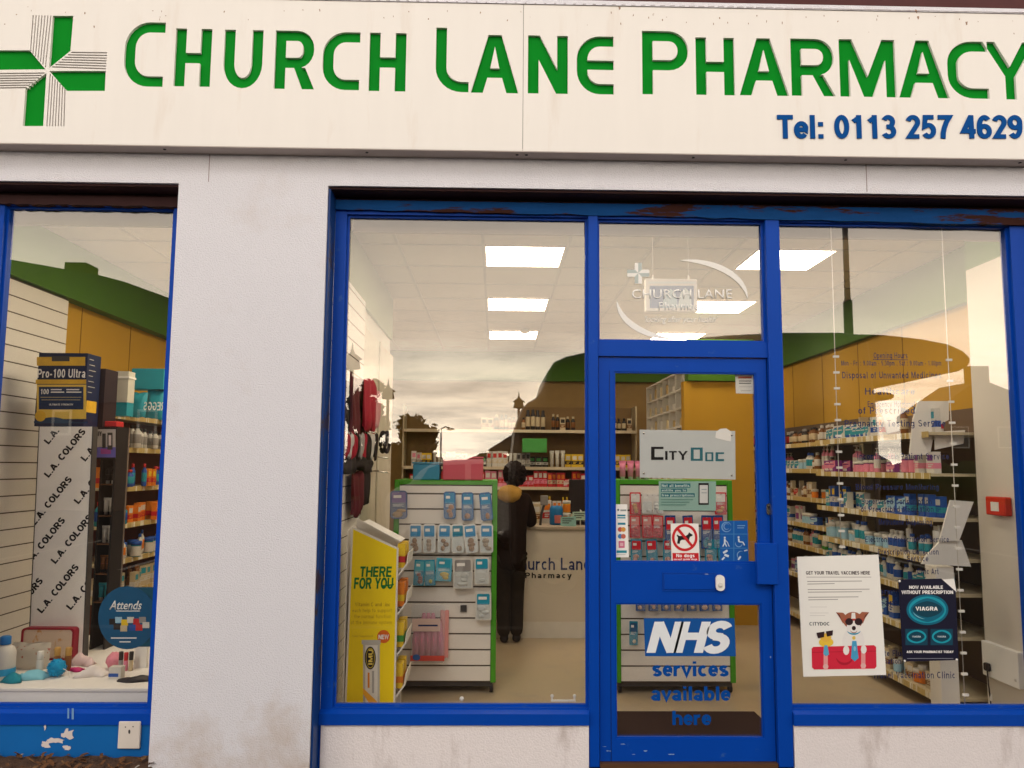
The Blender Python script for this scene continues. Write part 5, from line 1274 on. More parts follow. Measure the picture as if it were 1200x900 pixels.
# face on the far side of the head
N['no'] = (off(hd,0,.088,.0), .013); Ed.append(('hd1','no'))
skin('body', N, Ed, M_skin, pr, 2, 'pv')
MB().ball(off(hd,-.028,.066,.012), .010).build('eye', M_white, pr); MB().ball(off(hd,.028,.066,.012), .010).build('eye', M_white, pr)
for sg in (-1, 1): MB().ball(off(hd,sg*.074,0,.0), (.012,.022,.032)).build('ear', M_skin, pr)
MB().ball(off(hd,0,.072,-.040), (.022,.008,.006)).build('mouth', flat((.30,.10,.09)), pr)
M_jk = mat('dark_jacket', (.017,.009,.007), .95, .35, 14, bump=.9, bscale=16, spec=.04)
JN = {'a0':(off(pv,0,0,-.15),.138),'a':(off(pv,0,0,-.03),.150),'b':(ws,.145),'c':(ch,.150),'d':(off(nk,0,-.005,-.025),.095),'ls':(off(ls,.01),.078),'le':(le,.062),'lw':(lw_,.040),'rs':(off(rs,-.01),.078),'re':(re_,.062),'rw':(rw,.040)}
skin('jacket', JN, [('a0','a'),('a','b'),('b','c'),('c','d'),('c','ls'),('ls','le'),('le','lw'),('c','rs'),('rs','re'),('re','rw')], M_jk, pr, 2, 'a0')
M_tr = mat('dark_trousers', (.028,.020,.015), .95, .35, 14, bump=.9, bscale=14, spec=.04)
skin('trousers', {'p':(pv,.105),'lh':(off(lh,0,0,-.03),.088),'lk':(lk_,.070),'la':((la[0],la[1],.045),.060),'rh':(off(rh,0,0,-.03),.088),'rk':(rk_,.070),'ra':((ra[0],ra[1],.045),.060)},
     [('p','lh'),('lh','lk'),('lk','la'),('p','rh'),('rh','rk'),('rk','ra')], M_tr, pr, 2, 'p')
for q in (la, ra):
    skin('shoe', {'h':((q[0],q[1]-.03,.045),.042),'m':((q[0]+.005,q[1]+.07,.038),.040),'t':((q[0]+.012,q[1]+.15,.030),.028)}, [('h','m'),('m','t')], M_black, pr, 2, 'h')
M_mus = mat('mustard_fleece', (.46,.25,.045), .9, .2, 30, bump=.4, bscale=80)
mb = MB(); mb.ball(off(nk,-.025,-.085,-.005), (.105,.070,.078), 0, 20, 12, .05); mb.ball(off(nk,-.005,-.01,.02), (.092,.09,.045), 0, 16, 10, .03); mb.build('hood', M_mus, pr)
mb = MB(); mb.ball(off(hd,0,-.014,.022), (.098,.100,.108), 0, 18, 12, .03)
hr = random.Random(4)
for k in range(90):
    d = Vector((hr.gauss(0,1), hr.gauss(0,1)-.5, hr.gauss(0,1)+.2)).normalized()
    if d.y > .45 and d.z < .5: continue
    c_ = Vector(off(hd,.006,-.016,.016)) + Vector((d.x*.094, d.y*.094, d.z*.102)); mb.ball(c_, hr.uniform(.012,.024), 0, 7, 5, .12)
mb.build('hair', mat('black_hair', (.014,.007,.006), .9, .4, 60, spec=.1), pr)

# ------------------------------------------------------------------ hats, gloves and belts hanging on the partition slats
def hang(x0, y0, x1, y1, X, m, label, name, cat, group=None, d=.022):
    a, b = atx(x0, y1, X), atx(x1, y0, X); mb = MB(); n = 16; rows = []; ph_ = random.uniform(0,6)
    ya, yb = a.y, b.y
    for side in (0,1):
        g_ = []
        for i in range(n+1):
            row = []
            for j in range(n+1):
                u, v = i/n, j/n; bl = (1-(2*u-1)**4)*(1-(2*v-1)**6)
                zt_ = b.z; row.append(mb.v((X + d*(.25+bl*.75+.35*math.sin(17*u+ph_+2*v))*side + .006*math.sin(7*u+3*v), ya+(yb-ya)*(u+.04*math.sin(6*v+ph_)), a.z+(zt_-a.z)*v+.016*math.sin(9*u+ph_)*(1-v)-.012*math.sin(5*u+ph_)*v)))
            g_.append(row)
        rows.append(g_)
    for side in (0,1):
        for i in range(n):
            for j in range(n): mb.face([rows[side][i][j], rows[side][i+1][j], rows[side][i+1][j+1], rows[side][i][j+1]], 0, True)
    for i in range(n):
        mb.face([rows[0][i][0], rows[0][i+1][0], rows[1][i+1][0], rows[1][i][0]]); mb.face([rows[0][i][n], rows[0][i+1][n], rows[1][i+1][n], rows[1][i][n]])
        mb.face([rows[0][0][i], rows[0][0][i+1], rows[1][0][i+1], rows[1][0][i]]); mb.face([rows[0][n][i], rows[0][n][i+1], rows[1][n][i+1], rows[1][n][i]])
    return tag(mb.build(name, m), label, cat, group)
XP = -.905
M_fringe = 1
M_knit = mat('black_knit', (.018,.010,.012), .9, .3, 60, bump=.4, bscale=90); M_maroon = mat('maroon_knit', (.10,.008,.016), .9, .2, 50); M_crim = mat('crimson_knit', (.36,.012,.035), .8, .2, 40)
hang(399, 452, 413, 500, XP, M_knit, 'black knitted hat hanging first on the partition slats', 'knitted_hat', 'hat')
hang(408, 448, 428, 510, XP+.03, M_maroon, 'dark maroon scarf hanging high on the partition slats', 'scarf', 'scarf')
hang(424, 450, 438, 502, XP+.06, M_crim, 'crimson scarf hanging beside the dark maroon one', 'scarf', 'scarf', d=.03)
hang(436, 458, 443, 500, XP+.06, f((.62,.30,.32)), 'pale pink scarf hanging behind the crimson one', 'scarf', 'scarf', d=.02)
gk = [M_knit, M_crim, f((.62,.58,.55)), M_crim, M_knit, f((.40,.36,.34)), M_crim, M_knit, f((.62,.58,.55)), M_knit]
gn = ['black','crimson','white','crimson','black','grey','crimson','black','white','black']
for k in range(10):
    x0 = 399+4.2*k; hang(x0, 508+.2*k, x0+4.4, 534+.4*k, XP+.05+.008*(k%2), gk[k], '%s glove pack in the fanned row under the scarves' % gn[k], 'glove_pack', 'gloves', '%s glove packs under the scarves' % gn[k], d=.014)
p = atx(441, 518, XP); mb = MB()
for k in range(2):
    pts = [(XP+.05+.03*k+.01*math.cos(2*PI*i/16), p.y+.06*math.cos(2*PI*i/16), p.z+.075*math.sin(2*PI*i/16)) for i in range(17)]; mb.tube(pts, .014)
tag(mb.build('belt_coil', M_knit), 'coiled black belts hanging at the end of the glove row', 'belts')
hang(398, 536, 432, 553, XP+.02, M_knit, 'row of black purses hanging under the glove packs', 'purse', 'purse', d=.04)
hang(410, 553, 423, 606, XP+.01, M_maroon, 'long maroon stocking hanging under the black purses', 'stocking', 'stocking', d=.03)
hang(424, 548, 431, 590, XP+.01, M_knit, 'dark tie hanging beside the maroon stocking', 'tie', 'tie', d=.02)
mb = MB()
for y_, px_ in ((505,420),(535,436),(552,436)):
    q = atx(px_, y_, XP); mb.tube([(-.93,q.y-.25,q.z),(-.93+.02,q.y+.35,q.z)], .006); mb.tube([(-.93,q.y,q.z),(XP+.12,q.y,q.z-.01)], .004)
tag(mb.build('hook_rail', M_chrome), 'chrome hook rails fixed to the partition slats among the knitwear', 'rail')

# ------------------------------------------------------------------ stickers, posters and lettering on the panes
YI = YG+.0065        # just inside the glass
YO = YG-.0016     # stuck on the outer face
# transom decal
r = root('window_decal', 'white shop emblem with two sweeping arcs on the pane above the door', 'decal', tuple(at(800,396,YO)))
M_dec = mat('frosted_white', (.80,.78,.74), .5, .03)
def sweep(cx, cy_, rx, ry, a0, a1, w, n=26):
    o, i_ = [], []
    for k in range(n+1):
        t = k/n; a = rad(a0+(a1-a0)*t); ww = w*math.sin(PI*t)**.8
        o.append((cx+(rx+ww/2)*math.cos(a), cy_-(ry+ww/2)*math.sin(a))); i_.append((cx+(rx-ww/2)*math.cos(a), cy_-(ry-ww/2)*math.sin(a)))
    return o + i_[::-1]
shape('arc', [pl(sweep(799,352,77,47,92,2,7), YO)], YO, YO+.0006, M_dec, r)
shape('arc', [pl(sweep(801,350,78,48,182,262,7), YO)], YO, YO+.0006, M_dec, r)
mcx, mcy = 748, 320
shape('cross', [pl([(mcx-4.3,mcy-12),(mcx+4.3,mcy-12),(mcx+4.3,mcy-4),(mcx+13,mcy-4),(mcx+13,mcy+4.3),(mcx+4.3,mcy+4.3),(mcx+4.3,mcy+12.5),(mcx-4.3,mcy+12.5),(mcx-4.3,mcy+4.3),(mcx-13,mcy+4.3),(mcx-13,mcy-4),(mcx-4.3,mcy-4)], YO)], YO, YO+.0006, M_dec, r)
art('cross_shade', YO-.0003, [(flat((.45,.50,.48)), [(mcx,mcy-12),(mcx+4,mcy-12),(mcx+4,mcy-4),(mcx,mcy)]), (flat((.45,.50,.48)), [(mcx,mcy),(mcx+4,mcy+4),(mcx+13,mcy+4),(mcx+13,mcy)]), (flat((.45,.50,.48)), [(mcx,mcy),(mcx-4,mcy+4),(mcx-4,mcy+12),(mcx,mcy+12)]), (flat((.45,.50,.48)), [(mcx,mcy),(mcx-4,mcy-4),(mcx-13,mcy-4),(mcx-13,mcy)])], r, step=0)
text_px('lettering', 'CHURCH LANE', 740.5, 339, 858, 350, YO, M_dec, r, space=1.05, bold=.01)
text_px('lettering', 'Pharmacy', 772, 354, 826.5, 366.5, YO, M_dec, r, bold=.006)
text_px('lettering', "'looking after your health'", 756, 370, 841, 380, YO, M_dec, r, shear=.3)
# hanging light box behind it
HYb = .62
a, b = at(757,364.5,HYb), at(817,327,HYb)
r = root('hanging_sign', 'framed blue picture sign hanging on two wires behind the transom', 'sign', ((a.x+b.x)/2, HYb, a.z))
MB().box(a.x, b.x, HYb, HYb+.05, a.z, b.z).build('frame', flat((.62,.60,.56)), r, bevel=.003)
art('picture', HYb-.0008, [(flat((.002,.085,.26)), pxr(761.5,335,813,361)), (flat((.30,.45,.52)), [(775,361),(779,345),(786,338),(792,345),(795,361)]), (flat((.45,.55,.58)), [(794,361),(797,344),(803,337),(809,343),(811,361)]), (flat((.55,.60,.60)), pxr(759,330,815,332.5))], r)
for px_ in (766, 808):
    q = at(px_, 327, HYb); MB().tube([(q.x,HYb+.025,q.z),(q.x,HYb+.025,ZC-.006)], .0018, n=6).build('wire', M_white, r); MB().lathe([(.006,0),(.007,.004),(.004,.03)], (q.x,HYb+.025,q.z), 10).build('clip', M_white, r)
tag(MB().box(at(894.2,300,YI).x, at(896.5,300,YI).x, YI, YI+.012, tt+.002, 2.84).build('window_trim', M_white), 'thin white trim strip down the edge of the transom pane', 'trim strip')

# door: white plaque
YP = YI+.001
YO = YG-.0016     # stuck on the outer face
r = root('name_plaque', 'white rectangular plaque with black and teal capitals inside the door', 'plaque', tuple(at(806,562,YP)))
shape('plate', [pl([(749.5,503.5),(861.5,505),(862,562),(750,559.5)], YP)], YP, YP+.004, flat((.66,.68,.68), .3), r)
M_ct = flat((.03,.17,.22))
def tech(ch, x0, y0, x1, y1, m, s=3.0):
    w, h = x1-x0, y1-y0
    R = lambda a,b,c_,d: [(a,d),(c_,d),(c_,b),(a,b)]
    S = {'C': [R(x0,y0,x0+s*1.2,y1),R(x0,y0,x1,y0+s*.8),R(x0,y1-s,x1,y1)], 'O': [R(x0,y0,x0+s,y1),R(x1-s,y0,x1,y1),R(x0,y0,x1,y0+s*.7),R(x0,y1-s*.7,x1,y1)],
         'I': [R(x0,y0,x1,y1)], 'T': [R(x0,y0,x1,y0+s*.7),R((x0+x1)/2-s/2,y0,(x0+x1)/2+s/2,y1)],
         'Y': [[(x0,y0),(x0+s,y0),((x0+x1)/2+s/2,y1-h*.45),((x0+x1)/2-s/2,y1-h*.45)],[(x1-s,y0),(x1,y0),((x0+x1)/2+s/2,y1-h*.45),((x0+x1)/2-s/2,y1-h*.45)],R((x0+x1)/2-s/2,y1-h*.5,(x0+x1)/2+s/2,y1)]}
    S['D'] = S['O']
    return link('letter', shape_mesh([pl(l, YP) for l in S[ch]], YP-.0009, YP-.0002, True), r, [m])
def tech_word(yo, sc_): pass
for ch, x0, y0, x1, y1, m, s in (('C',763,523.5,777.5,539,M_black,3.4),('I',779.5,528.5,782.3,539,M_black,3),('T',784,528.5,793,539,M_black,2.6),('Y',794.5,528.5,806,539,M_black,2.8),('D',809.5,524.5,823.5,540,M_ct,3.4),('O',826.5,530,836,540.5,M_ct,2.3),('C',838.5,530,848.5,540.5,M_ct,2.6)):
    tech(ch, x0, y0, x1, y1, m, s)
for px_, py in ((754.5,507.5),(857.5,509.5),(754.5,554.5),(857.5,557)):
    q = at(px_, py, YP); MB().lathe([(.002,-.0035),(.006,-.003),(.007,-.0003)], (q.x,YP,q.z), 12, axis='y').build('screw', M_chrome, r)
shape('painted_glare', [pl([(838,513),(839,506),(844,502.5),(851,502),(857,506),(856.5,517.5),(849,516)], YP)], YP-.0022, YP-.001, M_white, r)  # glare on the plaque's upper corner, painted as a white patch
# warning label high on the door glass
r = root('warning_label', 'small white printed notice high in the corner of the door glass', 'notice', tuple(at(873,461,YP)))
shape('sheet', [pl([(861.5,439),(883,439),(884,461.5),(862.5,461)], YP)], YP, YP+.0008, M_paper, r)
art('print', YP-.0004, [(flat((.45,.10,.06)), pxr(865,441,881,443.5)), (M_darkgrey, pxr(866,446,880.5,447)), (M_darkgrey, pxr(866,448.6,880,449.6)), (flat((.5,.46,.44)), pxr(866,453,881,453.6)), (flat((.5,.46,.44)), pxr(868,457.5,880,458.2))], r, step=0)
# benefits leaflet
r = root('leaflet', 'pale green landscape leaflet with teal text bands and a phone picture', 'leaflet', tuple(at(805,602,YP)))
shape('sheet', [pl([(772,564),(839,564),(839,598.5),(772,598)], YP)], YP, YP+.0008, flat((.33,.52,.46)), r)
Mtl = flat((.01,.17,.22))
art('print', YP-.0004, [(Mtl, pxr(774.5,566.5,809,571.5)), (Mtl, pxr(774.5,572.5,805,576.5)), (Mtl, pxr(774.5,578,814,582.5)), (M_black, pxr(818.5,566,830.5,591.5)), (flat((.62,.62,.60)), pxr(819.8,568.5,829.4,589.5)), (flat((.3,.35,.36)), pxr(822,573,828,574)), (flat((.3,.35,.36)), pxr(822,577,828,578))]
    + [(flat((.10,.25,.22)), pxr(774.5,585+3*k,812-4*k,585.8+3*k)) for k in range(3)], r)
for t, x0, y0, x1, y1 in (('Not all benefits', 775.5, 567.5, 808, 570.7), ('entitle you to', 775.5, 573.2, 804, 575.9), ('free prescriptions', 775.5, 578.8, 813, 581.8)):
    stroke_px('lettering', t, x0, y0, x1, y1, YP-.0036, flat((.55,.70,.66)), r, w=.17, depth=.0003)
# card acceptance strip
r = root('card_sticker', 'tall narrow white strip of payment card symbols inside the door glass', 'sticker', tuple(at(728.5,654,YO)))
shape('strip', [pl(rrect(721,736.5,-653,-591,1.5), YO) if False else pl([(721,591),(735,591),(737,653),(722,653)], YO)], YO, YO+.0008, M_paper, r)
art('symbol', YO-.0004, [(flat((.10,.14,.16)), ell(724.5,597.5,1.3,1.3,10)), (flat((.25,.28,.28)), pxr(727,597,734,599)), (flat((.02,.20,.30)), pxr(723.5,603,733,605)), (flat((.02,.25,.34)), pxr(723.5,606,733,607.5)), (flat((.02,.20,.30)), pxr(724,612.5,733,615)), (flat((.5,.08,.06)), ell(726.8,620.5,2.8,2.8,16)), (flat((.6,.28,.05)), ell(730.5,620.5,2.8,2.8,16)),
    (flat((.05,.20,.45)), ell(726.8,628.5,2.8,2.8,16)), (flat((.5,.12,.08)), ell(730.5,628.5,2.8,2.8,16)), (flat((.55,.12,.22)), pxr(725,634,732,642)), (flat((.70,.40,.45)), pxr(726.5,636,730.5,640)), (flat((.02,.24,.32)), pxr(722.5,645,734.5,648)), (flat((.5,.5,.48)), pxr(723,649.5,733,650.3))], r, step=.00002)
# no dogs
r = root('prohibition_sign', 'white sign with crossed out dog in a red ring', 'sign', tuple(at(803,659,YO)))
shape('plate', [pl([(786,613.5),(818.5,613.5),(820,658.5),(787,658.5)], YO)], YO, YO+.001, M_white, r)
M_rg = flat((.52,.015,.02))
shape('red_ring', [pl(ell(802.4,630,15,16,36), YO), pl(ell(802.4,630,12,12.9,32), YO)], YO-.0009, YO-.0005, M_rg, r)
dog = [(793.5,637),(794.5,630),(793,627.5),(793.8,626.5),(796,628),(803.5,628),(806,626.5),(807.5,623.8),(808.8,624.8),(811.5,626.5),(811.3,628),(808.5,629),(807.5,632),(807.5,634.5),(807.8,635.5),(806,635.5),(805.8,632.5),(799,632.5),(797,634),(796.5,637.2),(795,637.2)]
shape('dog_symbol', [pl(dog, YO)], YO-.0009, YO-.0002, M_black, r)
shape('red_slash', [pl([(792.5,620.3),(794.8,618),(813,640),(810.8,642)], YO)], YO-.0016, YO-.001, M_rg, r)
shape('red_band', [pl([(788,648),(818.6,648),(819,657.5),(788.3,657.5)], YO)], YO-.0006, YO-.0002, M_rg, r)
stroke_px('lettering', 'No dogs', 792.5, 649, 814, 653, YO-.0007, M_vinylw, r, w=.18, depth=.0003)
stroke_px('lettering', 'except guide dogs', 789.5, 654.3, 817, 656.3, YO-.0007, M_vinylw, r, w=.18, depth=.0003)
# access symbols
r = root('access_sign', 'blue sheet of six white access symbols inside the door glass', 'sign', tuple(at(860,659,YO)))
shape('plate', [pl([(843,610.5),(876,610),(877.5,659),(844,659)], YO)], YO, YO+.001, flat((.004,.085,.33)), r)
M_wb = flat((.55,.62,.70)); sy = []
for y in (625.5, 642): sy.append((flat((.05,.20,.46)), pxr(844,y,877,y+.7)))
sy.append((flat((.05,.20,.46)), pxr(859.6,611,860.4,658.5)))
def seg(x0, y0, x1, y1, w=1.2):
    d = math.hypot(x1-x0, y1-y0); nx, ny = -(y1-y0)/d*w/2, (x1-x0)/d*w/2
    return [(x0+nx,y0+ny),(x1+nx,y1+ny),(x1-nx,y1-ny),(x0-nx,y0-ny)]
LBs = flat((.18,.34,.58))
sy += [(M_wb, s_) for s_ in (ell(849.3,630,1.2,1.2,10), seg(849.3,631.5,849.3,636,2), seg(849.3,636,847,640.5), seg(849.3,636,851.5,640.5), seg(849.5,632.5,852.5,635.5,.9), seg(852.5,635.5,854.5,640.5,.7),
      ell(865.5,629.5,1.2,1.2,10), seg(865.5,631,866,635,1.8), seg(866,635,870.5,635.2), seg(870.5,635,872.5,639), seg(847.5,648,852.5,645,2.4), seg(849,650,854,652,2.6), seg(846,656,849,653,2), seg(865,656,868,652,2), seg(872,645.5,876,644.5,1.4))]
sy += [(LBs, a_) for a_ in (sweep(865.8,636.8,4.0,4.0,150,380,1), sweep(851.5,617.5,5.5,5.6,10,350,1.2), sweep(851.5,617,3.2,3.4,30,330,1), seg(864,616,873,616,.8), seg(864,618.6,872,618.6,.8), sweep(868.5,650.5,4.5,4.6,60,250,1))]
art('symbol', YO-.0004, sy, r, step=.00002)
# health service sticker and lettering on the low pane
r = root('service_sticker', 'blue sticker with white slanted capitals on the low door pane', 'sticker', tuple(at(808,769,YO)))
shape('plate', [pl([(754.5,724.5),(860.5,724.5),(862.5,769),(756,769)], YO)], YO, YO+.001, flat((.003,.075,.30)), r)
M_nw = flat((.74,.77,.80))
stroke_px('lettering', 'NHS', 757.5, 728.5, 858.5, 765, YO-.0005, M_nw, r, w=.235, shear=.22, space=.0, depth=.0004)
r = root('window_lettering', 'three lines of dark blue lettering under the blue sticker', 'lettering', tuple(at(808,850,YO)))
M_nb = mat('blue_vinyl', (.003,.060,.29), .6, spec=.03)
stroke_px('lettering', 'services', 764.5, 775, 854, 792.5, YO, M_nb, r, w=.20, space=.07)
stroke_px('lettering', 'available', 763, 804.5, 856, 821, YO, M_nb, r, w=.20, space=.07)
stroke_px('lettering', 'here', 788, 833, 833.5, 849.5, YO, M_nb, r, w=.20, space=.07)
# services listed on the third pane
r = root('window_lettering', 'long list of services in small navy lettering on the third pane', 'lettering', tuple(at(1050,800,YI)))
LST = [('Opening Hours',1024,1063.5,413,420),('Mon - Fri : 9.00am - 5.30pm . Sat : 9.00am - 1.00pm',986,1103,422.5,428.5),('Disposal of Unwanted Medicines',987,1103,435.5,443.5),('Healthcare',1014,1072,454.5,462.5),('Emergency Hormonal',1017,1072,470,477),
       ('of Prescribed',1006,1072,477,485),('Pregnancy Testing Service',990,1108,492,500),('Incontinence Patient Service',1005,1112,531,538.5),('Blood Pressure Monitoring',1003,1100,567,574),('Supervised Consumption',1010,1092,584,591),
       ('of Prescribed Medication',1009,1094,593,600),('Methadone Dispensing',1030,1092,608,615),('Electronic Prescription Service',1014,1112,628.5,635.5),('Prescription Collection',1029,1100,643,650),('Service',1063,1088,651,658),('Civic Art',1075,1100,666,673),
       ('Emergency',1000,1053,689,697),('Care',1030,1052,702,710),('Private Flu',1018,1056,762,769),('Vaccination',1018,1056,771,778),('Travel Vaccination Clinic',1023,1119,787,795)]
for t, x0, x1, y0, y1 in LST: stroke_px('lettering', t, x0, y0, x1, y1, YI+.009, M_vinylb, r, w=.125, space=.13, depth=.0004)
MB().box(at(1023,421.3,YI).x, at(1064,421.3,YI).x, YI, YI+.0006, at(1023,421.6,YI).z, at(1023,420.9,YI).z).build('underline', M_vinylb, r)
# travel poster
YQ = YG-.0022
r = root('poster', 'white travel health poster with dog in sunglasses on a red suitcase', 'poster', tuple(at(985,790,YQ)))
shape('sheet', [pl([(934,652.5),(1029.5,650),(1038.5,791),(941.5,793)], YQ)], YQ, YQ+.0012, mat('poster_paper', (.82,.80,.75), .5, .02), r)
stroke_px('heading', 'GET YOUR TRAVEL VACCINES HERE', 944.5, 669.3, 1019.5, 673.3, YQ-.0004, flat((.08,.06,.06)), r, w=.2, depth=.0003)
tx = flat((.32,.29,.28)); tx2 = flat((.62,.60,.57))
ly = [(tx, pxr(945,676,1021,676.6))]
for y, ww in ((681,64),(684,32),(690.5,73),(693.5,64),(699.5,60),(702.5,36)): ly.append((tx, [(946+(y-681)*.06,y+.9),(946+ww,y+.3),(946+ww,y-.5),(946+(y-681)*.06,y)]))
for y, ww in ((711,20),(718,22),(721,18)): ly.append((tx2, pxr(949,y,949+ww,y+.6)))
W_, Bn, Bk, Rd = flat((.78,.75,.72)), flat((.34,.11,.06)), flat((.03,.012,.015)), flat((.62,.02,.05))
ly += [(W_, ell(1000,752,13,17,22)), (W_, [(990,745),(1011,745),(1016,770),(986,770)]),
       (Bn, [(979.5,717.5),(988,718),(992,722),(988,731),(984,724)]), (Bn, [(1018.5,717.5),(1010,717),(1006,721),(1011,731),(1014,724)]), (flat((.12,.04,.03)), [(979.5,717.5),(984,720.5),(986,726),(983,722)]), (flat((.12,.04,.03)), [(1018.5,717.5),(1014,720.5),(1011.5,726),(1015,722)]),
       (Bn, ell(999.5,727,11.5,10,22)), (W_, ell(1000,735,8,7.5,20)), (W_, [(998,718),(1002,718),(1003,730),(997,730)]),
       (flat((.45,.05,.04)), pxr(989.5,725,1011,727.5)), (Bk, ell(995,728.5,4.6,4.2,16)), (Bk, ell(1006,728.5,4.6,4.2,16)), (Bk, ell(1000.5,736,2.4,2.6,14)), (flat((.30,.10,.08)), sweep(1000.5,738,4,3.5,190,350,1)),
       (flat((.04,.30,.45)), sweep(1000.5,738,8,5,195,345,2)),
       (Rd, [(951,760),(953,758),(1024,756),(1026.5,758),(1027,781),(1025,783.5),(954,784.5),(951.5,782)]), (flat((.42,.01,.03)), [(951.2,764),(1026.7,762.5),(1026.7,763.3),(951.2,764.8)]),
       (flat((.75,.30,.30)), [(965,757),(970,757),(970,784.5),(965,784.5)]), (flat((.75,.30,.30)), [(1009,756.5),(1014,756.5),(1014,784),(1009,784)]), (flat((.72,.42,.40)), ell(967.5,781,3.2,3,12)), (flat((.72,.42,.40)), ell(1011.5,780,3.2,3,12)),
       (flat((.40,.01,.03)), sweep(989.5,768,10,10,195,345,3)),
       (W_, ell(991.5,762,3.6,5.5,14)), (W_, ell(1012,761,3.4,5,14)), (flat((.70,.50,.10)), ell(1000.5,747.5,2,2.2,12)), (flat((.06,.32,.55)), [(998.5,751),(1003.5,751),(1006,771),(1001.5,775),(997,771)]), (flat((.25,.5,.66)), ell(1001.5,760,1.5,3,10)),
       (flat((.78,.52,.05)), ell(968,752.5,8.5,5.5,18)), (flat((.75,.45,.06)), ell(967.5,747,6.5,5,16)), (flat((.10,.36,.55)), [(966,756),(969.5,756),(971.5,767),(967.5,769),(964.5,766)]),
       (Bk, [(956.5,741.5),(966,740),(965.5,746.5),(958.5,748)]), (Bk, [(967.5,739.8),(976,738.5),(975.5,744.5),(969,746)])]
art('picture', YQ-.0003, ly, r, step=.00005)
stroke_px('lettering', 'CITYDOC', 948.5, 729, 972, 733, YQ-.0004, flat((.12,.13,.14)), r, w=.2, depth=.0003)
# dark poster
r = root('poster', 'black medicine poster with three glowing blue tablets and white capitals', 'poster', tuple(at(1088,775,YQ)))
shape('sheet', [pl([(1052.5,679),(1103,678),(1120,693),(1123.5,773.5),(1058,775.5)], YQ)], YQ, YQ+.0012, flat((.012,.012,.030), .3), r)
B1, B2, B3 = flat((.004,.12,.20), .4), flat((.01,.30,.40), .4), flat((.004,.05,.085), .4)
dia = lambda cx, cy_, a, b: [(cx+a*math.copysign(abs(math.cos(t))**1.35, math.cos(t)), cy_+b*math.copysign(abs(math.sin(t))**1.1, math.sin(t))) for t in [2*PI*k/40 for k in range(40)]]
ly = [(B1, ell(1086.8,714.5,24.5,18,36)), (B2, ell(1086.8,714.5,22,15.5,36)), (B1, dia(1086.8,715,20,14)), (B3, dia(1086.8,714,17.5,9.5)), (flat((.25,.55,.62)), sweep(1087,713,18,12.5,200,260,.8))]
for cx in (1074, 1103.5): ly += [(flat((.004,.05,.09)), pxr(cx-13,737,cx+13,756)), (B2, ell(cx,746,11.5,7.8,28)), (B3, dia(cx,746,9.5,6))]
ly.append((flat((.25,.26,.32)), pxr(1063,771.3,1117,771.9)))
art('picture', YQ-.0003, ly, r, step=.00006)
stroke_px('lettering', 'NOW AVAILABLE', 1065.5, 686.3, 1105, 690, YQ-.0004, M_vinylw, r, w=.22, depth=.0003)
stroke_px('lettering', 'WITHOUT PRESCRIPTION', 1056.5, 692, 1117, 696, YQ-.0004, M_vinylw, r, w=.22, depth=.0003)
stroke_px('lettering', 'VIAGRA', 1073, 711, 1099, 715.5, YQ-.0012, M_vinylw, r, w=.2, depth=.0003)
for cx in (1074, 1103.5): stroke_px('lettering', 'VIAGRA', cx-5, 745, cx+5, 747, YQ-.0012, flat((.5,.6,.66)), r, w=.2, depth=.0003)
stroke_px('lettering', 'ASK YOUR PHARMACIST TODAY', 1062.5, 762.5, 1117.5, 765.2, YQ-.0004, M_vinylw, r, w=.22, depth=.0003)
art('torn_corner', YQ+.0016, [(M_white, [(1096,680),(1118,678),(1121,694),(1112,692)])], r)
for px_, py in ((1054,681),(1060,774.5),(1121,773)):
    q = at(px_, py, YQ); MB().lathe([(.002,-.004),(.006,-.003),(.006,-.0003)], (q.x,YQ,q.z), 10, axis='y').build('stud', M_white, r)
# display cables with clips
for (xt, yt, xb, yb, lab) in ((973.5,262,986,652,'thin steel display cable with white clips above the travel poster'),(1103.5,268,1131,829,'thin steel display cable with white clips beside the black poster')):
    Yc = YI+.02; A, B = at(xt, yt, Yc), at(xb, yb, Yc)
    X = (A.x+B.x)/2
    r = root('display_cable', lab, 'cable', (X, Yc, B.z))
    MB().tube([(A.x,Yc,2.86),(B.x,Yc,B.z)], .0022, n=6).build('cable', flat((.66,.60,.52), .4), r)
    n = 13 if xb < 1000 else 17
    for k in range(n):
        py = 418+(yb-418)*k/(n-.4) if xb < 1000 else 422+(829-422)*k/(n-.4)
        t = (at(xb,py,Yc).z-2.86)/(B.z-2.86); xx = A.x+(B.x-A.x)*t; z = at(xb,py,Yc).z
        MB().box(xx-.010, xx+.020, Yc-.006, Yc+.006, z-.006, z+.006).build('clip', M_white, r)
# white card boards standing behind the third pane
def card_board(pts, Y, label):
    c = pl(pts, Y); me_ = shape_mesh([c], Y, Y+.012); return tag(link('display_card', me_, None, [M_cardw]), label, 'card')
card_board([(1030,466),(1036,462),(1064,464),(1064,470),(1057,478),(1058,500),(1050,500),(1036,482)], .9, 'torn white card hanging by the top shelf, the smaller one') if False else None
card_board([(1114,586),(1141,588),(1124,634),(1101,634)], .62, 'plain white card sloping above the white display head')
card_board([(1101,635),(1127,633),(1138,664),(1080,661),(1085,652)], .64, 'white angular display head above the white column')
r = tag(MB().box(at(1104,830,.66).x, at(1126,830,.66).x, .66, .78, 0, at(1115,664,.66).z).build('display_column', M_cardw, bevel=.004), 'plain white column standing behind the black poster', 'column')
card_board([(1030,470),(1056,469),(1054,505),(1040,508)], .95, 'small white card on the top shelf by the pier')
card_board([(1076,470),(1112,470),(1112,492),(1096,500),(1090,533),(1066,533),(1070,492)], 1.0, 'large white card hanging from the top shelf by the pier')
card_board([(1096,506),(1131,504),(1129,520),(1096,527)], .98, 'low white card leaning at the second shelf by the pier')
